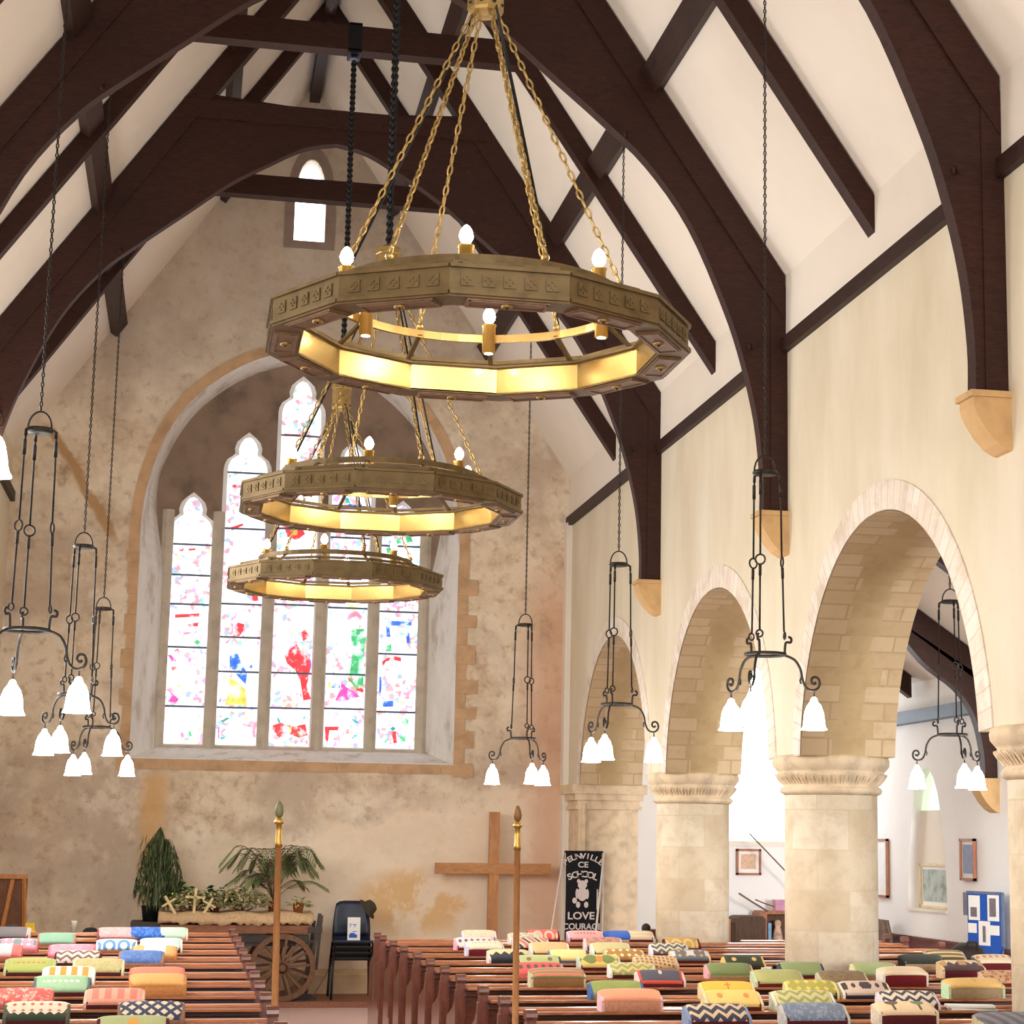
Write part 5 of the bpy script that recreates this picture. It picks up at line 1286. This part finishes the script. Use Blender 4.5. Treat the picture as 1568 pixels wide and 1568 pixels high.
for yy, nm in ((-0.36,'front'),(0.34,'rear')):
    wc = (1.045, yy, 0.345); rad = 0.345
    rm = MB()
    for r0,r1,hw in ((rad-0.055,rad-0.008,0.028),(rad-0.012,rad,0.034)):
        nn_ = 40; vs = []
        for q in range(nn_):
            a = 2*PI*q/nn_; c, s = math.cos(a), math.sin(a)
            vs += [(wc[0]+r0*c,wc[1]-hw,wc[2]+r0*s),(wc[0]+r1*c,wc[1]-hw,wc[2]+r1*s),(wc[0]+r1*c,wc[1]+hw,wc[2]+r1*s),(wc[0]+r0*c,wc[1]+hw,wc[2]+r0*s)]
        fs = []
        for q in range(nn_):
            i = 4*q; j = 4*((q+1)%nn_)
            for a_,b_ in ((0,1),(1,2),(2,3),(3,0)): fs.append((i+a_,i+b_,j+b_,j+a_))
        rm.add(vs, fs, 0)
    wh = rm.build('wheel', M['wheel'], ct)
    sp = MB()
    for q in range(14):
        a = 2*PI*q/14+0.1; sp.bar((wc[0]+0.04*math.cos(a),wc[1],wc[2]+0.04*math.sin(a)),(wc[0]+(rad-0.04)*math.cos(a),wc[1],wc[2]+(rad-0.04)*math.sin(a)),0.028,0.02,up=(0,1,0))
    sp.build('spokes', M['wheel'], wh)
    hb = MB(); hb.tube([(wc[0],wc[1]-0.08,wc[2]),(wc[0],wc[1]-0.05,wc[2]),(wc[0],wc[1]+0.05,wc[2]),(wc[0],wc[1]+0.08,wc[2])],[0.035,0.055,0.055,0.04],16); hb.build('hub', M['wheel'], wh)
# burlap on the bed
bl_ = MB(); nx = 40; vs = []
rb = random.Random(5); lows = [rb.uniform(-0.025,0.02) for _ in range(nx+1)]
rows = [(-0.335,-0.045),(-0.345,-0.01),(-0.33,0.045),(-0.28,0.075),(0.28,0.08),(0.33,0.0)]
for i in range(nx+1):
    x = -0.245+1.60*i/nx
    for r_,(yy,zz) in enumerate(rows):
        vs.append((x, yy+0.008*math.sin(i*1.1+r_), 0.83+zz+(lows[i] if r_==0 else 0.012*math.sin(i*0.55+r_*0.8))))
nr = len(rows)
bl_.add(vs, [(i*nr+r_, (i+1)*nr+r_, (i+1)*nr+r_+1, i*nr+r_+1) for i in range(nx) for r_ in range(nr-1)], 0, True)
ob_ = bl_.build('burlap_cloth', M['burlap']); ob_.location = (0,21.40,FZ)
tag(ob_, 'crumpled beige burlap laid over the bed of the hand cart', 'cloth')
md = ob_.modifiers.new('thick','SOLIDIFY'); md.thickness = 0.006
TOPZ = FZ+0.83+0.085
# plants on the cart
def leaf(mb, base, direc, length, width, mi=0, droop=0.0):
    b = Vector(base); d = Vector(direc).normalized(); s = d.cross(Vector((0,0,1)))
    if s.length < 1e-3: s = Vector((1,0,0))
    s.normalize(); pts = []
    m1 = b + d*length*0.45 + Vector((0,0,-droop*length*0.25)); e = b + d*length + Vector((0,0,-droop*length))
    n_ = s.cross(d)*width*0.25
    mb.add([b, m1+s*width/2+n_, e, m1-s*width/2+n_, m1], [(0,1,4),(1,2,4),(2,3,4),(3,0,4)], mi, True)
rnd = random.Random(21)
wt = empty('weeping_fig', (-0.33, 21.42, FZ+0.80)); tag(wt, 'tall drooping dark green plant in a black pot at the left end of the cart', 'potted plant')
MB().lathe([(0.075,0.0),(0.095,0.14),(0.10,0.145),(0.10,0.16),(0.088,0.16),(0.085,0.13)], n=24).build('pot', M['pot_black'], wt)
tr = MB(); tr.tube([(0,0,0.12),(0.02,0.01,0.4),(0.06,0.0,0.72),(0.08,0,0.92)],[0.012,0.010,0.007,0.003],6)
lv = MB()
for i in range(26):
    a = rnd.uniform(0,2*PI); h = rnd.uniform(0.50,0.94); L_ = rnd.uniform(0.10,0.26)
    bx_, bz = 0.05+0.03*h, h
    tipx, tipy = bx_+L_*math.cos(a), L_*math.sin(a)*0.8
    low = rnd.uniform(0.16,0.55)*(h-0.1)+0.12
    path = spline([(bx_-0.03,0,bz),(bx_+0.5*(tipx-bx_),tipy*0.5,bz+0.05),(tipx,tipy,bz-0.10),(tipx+0.02*math.cos(a),tipy,low)],5)
    tr.tube(path, 0.0022, 4)
    for p in path[3:]:
        for _ in range(5):
            leaf(lv, (p[0],p[1],p[2]), (rnd.uniform(-1,1)*0.55,rnd.uniform(-1,1)*0.55,-1), rnd.uniform(0.07,0.13), 0.016, 0, 0.1)
for i in range(420):
    h = rnd.uniform(0.15,0.86); rad = 0.16*(1-(h-0.15)/0.80)**0.8+0.02
    a = rnd.uniform(0,2*PI); q = rnd.uniform(0.2,1)*rad
    leaf(lv, (0.055+q*math.cos(a),q*math.sin(a),h+0.06), (math.cos(a)*0.35,math.sin(a)*0.35,-1), rnd.uniform(0.08,0.15), 0.018, 0, 0.1)
for i in range(60):
    h = rnd.uniform(0.3,0.92); leaf(lv,(-0.03-rnd.uniform(0,0.12),rnd.uniform(-0.06,0.06),h),(-0.4*rnd.random(),0,-1),0.13,0.014)
tr.build('stem', M['stem'], wt); lv.build('leaves', M['leaf_dark'], wt)
pm = empty('parlour_palm', (0.95, 21.42, TOPZ-0.01)); tag(pm, 'wide feathery palm in the middle of the cart behind the left staff', 'potted plant')
MB().lathe([(0.05,0.0),(0.07,0.10),(0.075,0.11),(0.06,0.11)], n=20).build('pot', M['terracotta'], pm)
fr2 = MB(); sm_ = MB()
for i in range(38):
    a = 2*PI*i/38*1.0+rnd.uniform(-0.15,0.15); L_ = rnd.uniform(0.30,0.58); up = rnd.uniform(0.22,0.66)
    ca, sa = math.cos(a), math.sin(a)*0.55
    path = spline([(0,0,0.1),(L_*0.28*ca,L_*0.28*sa,0.1+up*0.62),(L_*0.68*ca,L_*0.68*sa,0.1+up*0.92),(L_*1.02*ca,L_*1.02*sa,0.1+up*0.66)],7)
    sm_.tube(path, 0.0028, 4)
    for k in range(6, len(path)):
        p = Vector(path[k]); d = (Vector(path[k])-Vector(path[k-1])).normalized()
        for sgn in (-1,1):
            s = d.cross(Vector((0,0,1))).normalized()*sgn
            leaf(fr2, p, d*0.7+s+Vector((0,0,-0.1)), 0.17*(1-0.5*(k-6)/(len(path)-6))+0.02, 0.019, 0, 0.3)
sm_.build('stem', M['stem'], pm); fr2.build('leaves', M['leaf_palm'], pm)
def bushy(name, lab, x, w, h, mat, lw, ll, n, flowers=0, y=21.38, potted=None):
    root = empty(name, (x,y,TOPZ-0.015)); tag(root, lab, 'plant')
    if potted: MB().lathe([(0.045,0.0),(0.062,0.09),(0.066,0.10),(0.055,0.10)], n=18).build('pot', potted, root)
    b = MB(); s = MB()
    for i in range(n):
        a = rnd.uniform(0,2*PI); q = rnd.random()**0.6; p = Vector((w*q*math.cos(a), w*0.5*q*math.sin(a), 0.05+h*rnd.random()*(1-0.6*q)))
        leaf(b, p, (math.cos(a)+rnd.uniform(-.5,.5),math.sin(a)+rnd.uniform(-.5,.5),rnd.uniform(-0.1,0.9)), ll*rnd.uniform(0.7,1.2), lw, 0, 0.3)
        if i % 8 == 0: s.tube([(0,0,0),tuple(p)],0.002,4)
    s.build('stem', M['stem'], root); b.build('leaves', mat, root)
    if flowers:
        fb = MB()
        for i in range(flowers):
            a = rnd.uniform(0,2*PI); q = rnd.random()**0.5
            fb.sphere((w*q*math.cos(a),w*0.5*q*math.sin(a)-0.02,h*rnd.uniform(0.4,0.95)), 0.011, 6, 4)
        fb.build('blossoms', M['blossom'], root)
bushy('green_ivy','bright green leafy plant just right of the tall drooping plant',-0.02,0.16,0.28,M['leaf_green'],0.08,0.10,110)
bushy('ivy_plant','dark green leafy plant in a terracotta pot at the middle of the cart',0.33,0.22,0.24,M['leaf_green'],0.07,0.09,150,potted=M['terracotta'])
bushy('dried_flowers','pale dried flower arrangement around the small straw crosses',0.13,0.26,0.20,M['leaf_dry'],0.04,0.08,360,18,y=21.24)
bushy('dried_flowers','pale dried flower arrangement under the palm, left of the left staff',0.62,0.28,0.24,M['leaf_dry'],0.04,0.08,400,16,y=21.24)
bushy('potted_primrose','small yellow-flowered plant at the right end of the cart',1.20,0.12,0.13,M['leaf_green'],0.03,0.06,50,14,y=21.25,potted=M['terracotta'])
def palm_cross(x, z, rz, sc, lab):
    o = MB().box(-0.014,0.014,-0.004,0.004,0,0.27*sc).box(-0.10*sc,0.10*sc,-0.006,0.004,0.16*sc,0.185*sc).build('palm_cross', simple('straw',(226,200,150),0.8,var=0.08))
    o.location = (x,21.10,z); o.rotation_euler = (R(-6),R(rz),0); tag(o, lab, 'cross', 'small straw crosses on the cart')
palm_cross(0.115,TOPZ-0.03,3,1.0,'upright small straw cross standing among the dried flowers')
palm_cross(-0.07,TOPZ-0.03,-32,0.8,'small straw cross leaning over at the left end of the burlap')
palm_cross(0.21,TOPZ-0.04,28,0.75,'small straw cross leaning to the right among the dried flowers')
# cable and small plate under the cart
cbl = MB().tube(spline([(1.62,21.75,0.42),(1.50,21.6,0.22),(1.38,21.4,0.085),(1.20,21.2,0.075)],6),0.005,6).build('power_cable', M['print']); tag(cbl,'thin grey cable hanging beside the cart wheel','cable')
stn = MB().box(1.16,1.42,21.15,21.3,FZ,FZ+0.02).box(1.22,1.38,21.17,21.28,FZ+0.02,FZ+0.06).build('door_stop', M['cart_dark']); tag(stn,'low dark block on the floor right of the cart wheel','block')
# A-frame easel board at the left
ez = empty('easel_board', (-1.78, 20.6, 0)); tag(ez, 'brown board on a wooden easel at the left edge, seen from behind', 'easel')
MB().box(-0.42,0.24,0.10,0.115,0.74,1.30).build('board', M['board_brown'], ez)
MB().bar((0.205,0.08,1.335),(0.29,0.02,0.0),0.035,0.03).bar((-0.42,0.08,1.335),(-0.50,0.02,0.0),0.035,0.03).box(-0.46,0.24,0.06,0.10,1.30,1.345).box(-0.46,0.26,0.05,0.09,0.68,0.73).build('frame', M['pine'], ez)
MB().bar((0.10,0.03,1.29),(-0.05,-0.45,0.0),0.032,0.025).build('rear_leg', M['pine'], ez)
# low table with bits behind the front pew on the left
tb_ = empty('low_table', (-1.15,19.15,0)); tag(tb_, 'low brown table behind the front pew at the left', 'table')
MB().cbox(-0.7,0.45,-0.22,0.22,0.80,0.835,0.004).build('table_top', M['board_brown'], tb_)
for sx in (-0.64,0.40):
    for sy in (-0.17,0.17): MB().box(sx-0.02,sx+0.02,sy-0.02,sy+0.02,0,0.80).build('leg', M['board_brown'], tb_)
def put(name, lab, cat, mb, mat, loc, group=None):
    o = mb.build(name, mat); o.location = loc; tag(o, lab, cat, group); return o
put('yellow_box','small yellow box on the low table under the easel','box',MB().cbox(-0.04,0.04,-0.04,0.04,0,0.075,0.003),M['yellow'],(-1.375,19.1,0.855))
put('paper_pad','cream pad of paper under the yellow box','paper',MB().box(-0.10,0.09,-0.06,0.06,0,0.02),M['paper'],(-1.41,19.1,0.835))
put('dark_tin','dark tin lying left of the yellow box','tin',MB().lathe([(0.055,0),(0.06,0.01),(0.06,0.07),(0.03,0.085),(0.002,0.087)],n=20),M['stoneware'],(-1.53,19.08,0.835))
put('glass_jar','pale drinking glass standing right of the sage green kneeler','glass',MB().lathe([(0.022,0),(0.028,0.10),(0.030,0.12),(0.027,0.12),(0.02,0.01)],n=16),simple('frosted',(220,214,200),0.2),(-0.98,19.1,0.835))
put('black_cap','black cap lying on the low table left of the pink kneeler','cap',MB().lathe([(0.075,0),(0.07,0.03),(0.045,0.055),(0.002,0.06)],n=20),M['blackcloth'],(-0.83,19.1,0.835))

# ------------------------------------------------------------------ wardens' staffs
def staff(x, y, lean, tipmat, lab):
    root = empty('warden_staff', (x,y,0.02)); tag(root, lab, 'staff', 'brass-topped wardens staffs on the pew ends'); root.rotation_euler = (0,R(lean),0)
    MB().tube([(0,0,0),(0,0,1.69)],[0.018,0.0155],12).build('pole', M['oak_cross'], root)
    MB().lathe([(0.018,1.68),(0.019,1.70),(0.016,1.715),(0.015,1.76),(0.013,1.79),(0.022,1.795),(0.026,1.805),(0.018,1.815),(0.010,1.825)],n=16).build('brass_socket', M['brass'], root)
    MB().lathe([(0.006,1.822),(0.018,1.835),(0.022,1.855),(0.018,1.88),(0.008,1.90),(0.001,1.905)],n=16,sx=1,sy=0.6).build('finial', tipmat, root)
    return root
staff(0.475,9.79,-1.0,simple('green_bronze',(116,118,84),0.5,0.3),'tall staff with a brass socket standing in front of the cart')
staff(1.665,9.90,-0.5,simple('brown_finial',(136,96,52),0.45,0.3),'tall staff with a brass socket standing in front of the wooden cross')

# ------------------------------------------------------------------ the aisle
def framed(name, lab, w, h, mat, inner, loc, rz, extra=None):
    root = empty(name, loc, R(rz)); tag(root, lab, 'picture')
    f_ = MB()
    for a in ((-w/2,w/2,-0.03,0,0,0.025),(-w/2,w/2,-0.03,0,h-0.025,h)): f_.box(*a)
    for s in (-1,1): f_.box(s*w/2-0.0125-s*0.0125, s*w/2+0.0125-s*0.0125, -0.03,0,0,h)
    f_.build('frame', mat, root)
    MB().box(-w/2+0.02,w/2-0.02,-0.012,-0.004,0.02,h-0.02).build('mount', M['paper'], root)
    MB().box(-w/2+0.06,w/2-0.06,-0.016,-0.011,0.07,h-0.06).build('image', inner, root)
    return root
framed('framed_print','small brown-framed print under the aisle window',0.30,0.30,M['frame_brown'],simple('print_tan',(214,178,150),0.8,var=0.15,scale=30),(6.43,YE-0.01,1.385),0)
framed('framed_picture','tall brown-framed picture on the aisle wall beside the middle pillar',0.62,0.64,M['frame_brown'],simple('print_white',(236,238,240),0.8,var=0.04,scale=9),(XS-0.01,20.95,1.18),-90)
framed('framed_picture','narrow brown-framed picture above the blue notice board',0.36,0.41,M['frame_brown'],simple('print_blue',(150,160,190),0.8,var=0.1,scale=20),(XS-0.01,18.36,1.415),-90)
framed('painting','pale framed painting of a tree standing in the wall recess',0.86,0.46,simple('pale_wood',(226,204,160),0.6),simple('painted_tree',(176,188,180),0.8,var=0.3,scale=7),(XS+0.085,19.46,NZ0+0.005),-90)
nb = empty('notice_board', (6.76,17.2,0), R(-18)); tag(nb, 'blue notice board pinned with white papers beside the near pillar', 'notice board')
nb.location = (7.41,17.58,-0.02); nb.rotation_euler = (0,0,R(-72))
MB().prism([(x,0,z) for x,z in ((-0.24,0.83),(-0.20,0.78),(0.20,0.78),(0.24,0.83),(0.24,1.33),(-0.24,1.33))], (0,0.02,0)).build('felt_panel', M['blue_board'], nb)
MB().box(-0.25,0.25,-0.004,0.024,1.325,1.35).box(0.235,0.26,-0.004,0.024,0.85,1.34).tube([(-0.22,0.03,0),(-0.22,0.03,1.3)],0.012,6).tube([(0.22,0.03,0),(0.22,0.03,1.3)],0.012,6).build('frame', M['lead'], nb)
for x0,x1,z0,z1,pr in ((-0.22,-0.06,1.08,1.31,(-0.19,-0.10,1.11,1.20)),(0.05,0.21,1.08,1.32,(0.08,0.17,1.12,1.29)),(-0.23,-0.11,0.96,1.05,None),(-0.08,0.08,0.85,1.075,(-0.02,0.02,0.88,1.03)),(0.08,0.21,0.95,1.04,None)):
    pp = MB().box(x0,x1,-0.004,-0.0005,z0,z1).build('pinned_paper', M['paper'], nb)
    if pr: MB().box(pr[0],pr[1],-0.006,-0.0035,pr[2],pr[3]).build('print', M['print'], pp)
MB().box(-0.30,-0.245,-0.002,0.02,1.12,1.335).build('leaflet_rack', M['print'], nb)
# shelf unit, cloth-covered thing, twigs at the aisle end
sh_ = empty('bookcase', (6.68,21.9,0)); tag(sh_, 'open wooden bookcase half hidden by the middle pillar', 'bookcase')
MB().box(-0.24,-0.155,-0.16,0.16,0,0.975).build('side_panel', M['shelfwood'], sh_)
MB().box(0.36,0.40,-0.16,0.16,0,0.975).build('side_panel', M['shelfwood'], sh_)
for z in (0.04,0.58,0.955): MB().box(-0.22,0.38,-0.165,0.16,z,z+0.035).build('shelf', M['shelfwood'], sh_)
MB().box(-0.22,0.38,0.14,0.16,0,0.97).build('back_panel', M['board_brown'], sh_)
put('blue_book','pale blue book standing on the bookcase shelf','book',MB().box(-0.02,0.02,-0.09,0.09,0,0.24),simple('pale_blue',(140,190,226),0.7),(6.565,21.86,0.616))
put('figurine','small pale figurine on the bookcase shelf','figurine',MB().lathe([(0.06,0),(0.065,0.04),(0.05,0.12),(0.04,0.17),(0.03,0.19),(0.042,0.22),(0.035,0.26),(0.002,0.275)],n=18),simple('figurine',(226,190,160),0.6,var=0.3,scale=12),(6.68,21.84,0.616))
put('pink_box','pink and lilac box standing on top of the bookcase','box',MB().cbox(-0.075,0.075,-0.06,0.06,0,0.125,0.004),M['pink_box'],(6.715,21.85,0.991))
put('covered_stand','tall dark brown cloth-covered stand left of the bookcase','stand',MB().prism([(x,-0.2,z) for x,z in ((-0.17,0),(0.18,0),(0.18,0.90),(0.15,0.935),(-0.10,0.935),(-0.15,0.91),(-0.17,0.86))],(0,0.4,0)),M['dark_brown'],(6.30,21.85,0.0))
put('light_post','narrow pale wooden post left of the dark covered stand','post',MB().box(-0.02,0.02,-0.02,0.02,0,0.90),M['pine'],(6.07,21.75,0.0))
def twig(lab, pts, r): 
    o = MB().tube(spline(pts,5), r, 5).build('bare_twig', M['twig']); tag(o, lab, 'twig', 'bare twigs by the bookcase')
twig('long bare twig slanting across the aisle window sill',[(7.02,21.80,0.995),(6.90,21.62,1.24),(6.62,21.6,1.52),(6.36,21.62,1.78),(6.28,21.62,1.86)],0.009)
twig('thick bare twig slanting down to the bookcase',[(6.15,21.6,1.19),(6.32,21.62,1.09),(6.52,21.7,0.99)],0.011)
twig('thin bare twig pointing at the pink box',[(6.36,21.66,1.12),(6.47,21.68,1.08),(6.60,21.7,1.04)],0.008)
ctb = MB(); vs = []; ny_ = 14
for j in range(7):
    z = 0.30+0.66*j/6
    for i in range(ny_+1):
        u = i/ny_; hw_ = 0.44-0.30*(j/6)**1.3
        vs.append((7.36+0.035*math.sin(u*26)+0.05*(1-j/6), 20.25-hw_+2*hw_*u, z))
ctb.add(vs, [(j*(ny_+1)+i,j*(ny_+1)+i+1,(j+1)*(ny_+1)+i+1,(j+1)*(ny_+1)+i) for j in range(6) for i in range(ny_)], 0, True)
co = ctb.build('hanging_coat', M['coat_brown']); co.modifiers.new('t','SOLIDIFY').thickness = 0.02; tag(co,'brown striped cloth hanging beside the middle pillar','coat')
bg = MB(); bg.lathe([(0.15,0.0),(0.16,0.05),(0.13,0.11),(0.07,0.15),(0.002,0.155)],n=20,sx=0.95,sy=0.7).tube([(-0.05,-0.08,0.11),(-0.03,-0.09,0.16),(0.04,-0.09,0.16),(0.06,-0.08,0.10)],0.012,6)
put('dark_bag','dark brown bag lying in front of the blue notice board','bag',bg,M['bag'],(6.09,14.80,LEDGE_R+0.0))
put('dark_lump','small dark brown figure on a box behind the front pews, left of the farthest pillar','ornament',MB().sphere((0,0,0.10),0.045,12,8).lathe([(0.05,0),(0.045,0.05),(0.03,0.09)],n=14),M['bag'],(4.30,18.30,LEDGE_R))
put('wooden_box','brown wooden box behind the front pews, left of the farthest pillar','box',MB().cbox(-0.09,0.09,-0.08,0.08,0,0.085,0.003),M['board_brown'],(4.45,18.42,LEDGE_R))
# papers and books on ledges
def booklet(lab, x, row, w, d, h, mat, rz, zoff=0.0):
    y = RROWS[row]-0.09; o = MB().cbox(-w/2,w/2,-d/2,d/2,0,h,0.002).build('booklet', mat); o.location = (x,y,LEDGE_R-0.002+zoff); o.rotation_euler = (0,0,R(rz)); tag(o, lab, 'booklet', 'booklets on the pew ledges')
booklet('lower white booklet of a pair right of the navy wavy kneeler',4.36,9,0.26,0.13,0.014,M['paper'],-8)
booklet('upper white booklet of a pair right of the navy wavy kneeler',4.35,9,0.27,0.13,0.014,M['paper'],-16,0.016)
booklet('white booklet stack left of the middle pillar foot',4.10,5,0.16,0.12,0.03,M['paper'],-22)
booklet('blue and white folder lying above the dark green kneeler',4.02,2,0.26,0.12,0.02,M['paper'],-4,0.0)
o = MB().box(-0.05,0.05,-0.061,0.061,0,0.025).build('blue_card', M['blue']); o.location=(3.93,RROWS[2]-0.09,LEDGE_R+0.019); tag(o,'bright blue card lying on the white folder','card')
# ------------------------------------------------------------------ sky, added fill lights, camera
wd = bpy.data.worlds.new('World'); scene.world = wd; wd.use_nodes = True
bgn = wd.node_tree.nodes['Background']; bgn.inputs[0].default_value = (1.0,0.99,0.98,1); bgn.inputs[1].default_value = 1.0
def area(name, loc, rot, sx, sy, power, col=(1,0.96,0.9)):
    l = bpy.data.lights.new(name,'AREA'); l.shape='RECTANGLE'; l.size=sx; l.size_y=sy; l.energy=power; l.color=col
    o = bpy.data.objects.new(name,l); COL.objects.link(o); o.location=loc; o.rotation_euler=rot; return o
area('west_fill_light',(XC,YW-0.3,4.2),(R(95),0,0),4.0,4.5,90,(1,0.99,0.98))  # added fill lamp at the open west end, no window is built there
for k, y in enumerate((3.7,7.7,11.7,15.7)): area('north_fill_light',(XL+0.04,y,3.3),(R(90),0,R(-90)),1.3,2.4,(25,25,60,90)[k],(0.98,0.985,1))  # added fill lamps along the blank north wall, which has no openings
q = area('aisle_fill_light',(6.75,YW-0.3,2.4),(R(90),0,R(-2)),1.6,2.2,50,(0.97,0.985,1)); q.data.spread = R(34)  # added narrow-beam fill to brighten the aisle, no window behind it
cam = bpy.data.cameras.new('camera'); co_ = bpy.data.objects.new('camera', cam); COL.objects.link(co_)
CR_, CD_, CF_ = None, None, None
yaw, pit, rol, fpx, cx = 0.20650629, 0.167851455, -0.013525699, 2975.789, 924.09
fw = Vector((math.sin(yaw)*math.cos(pit), math.cos(yaw)*math.cos(pit), math.sin(pit)))
r0 = Vector((math.cos(yaw), -math.sin(yaw), 0)); d0 = fw.cross(r0)
rt = r0*math.cos(rol) + d0*math.sin(rol); dn = -r0*math.sin(rol) + d0*math.cos(rol)
mw = Matrix.Identity(4)
for i in range(3): mw[i][0] = rt[i]; mw[i][1] = -dn[i]; mw[i][2] = -fw[i]
mw[2][3] = 1.75
co_.matrix_world = mw
cam.sensor_width = 36; cam.sensor_fit = 'HORIZONTAL'; cam.lens = fpx/1568*36; cam.shift_x = (784-cx)/1568; cam.clip_end = 200
scene.camera = co_
scene.view_settings.view_transform = 'Standard'; scene.view_settings.look = 'None'; scene.view_settings.exposure = 0.97; scene.view_settings.gamma = 1
scene.cycles.use_denoising = True
scene.cycles.max_bounces = 8; scene.cycles.diffuse_bounces = 5; scene.cycles.glossy_bounces = 3
scene.cycles.sample_clamp_indirect = 6
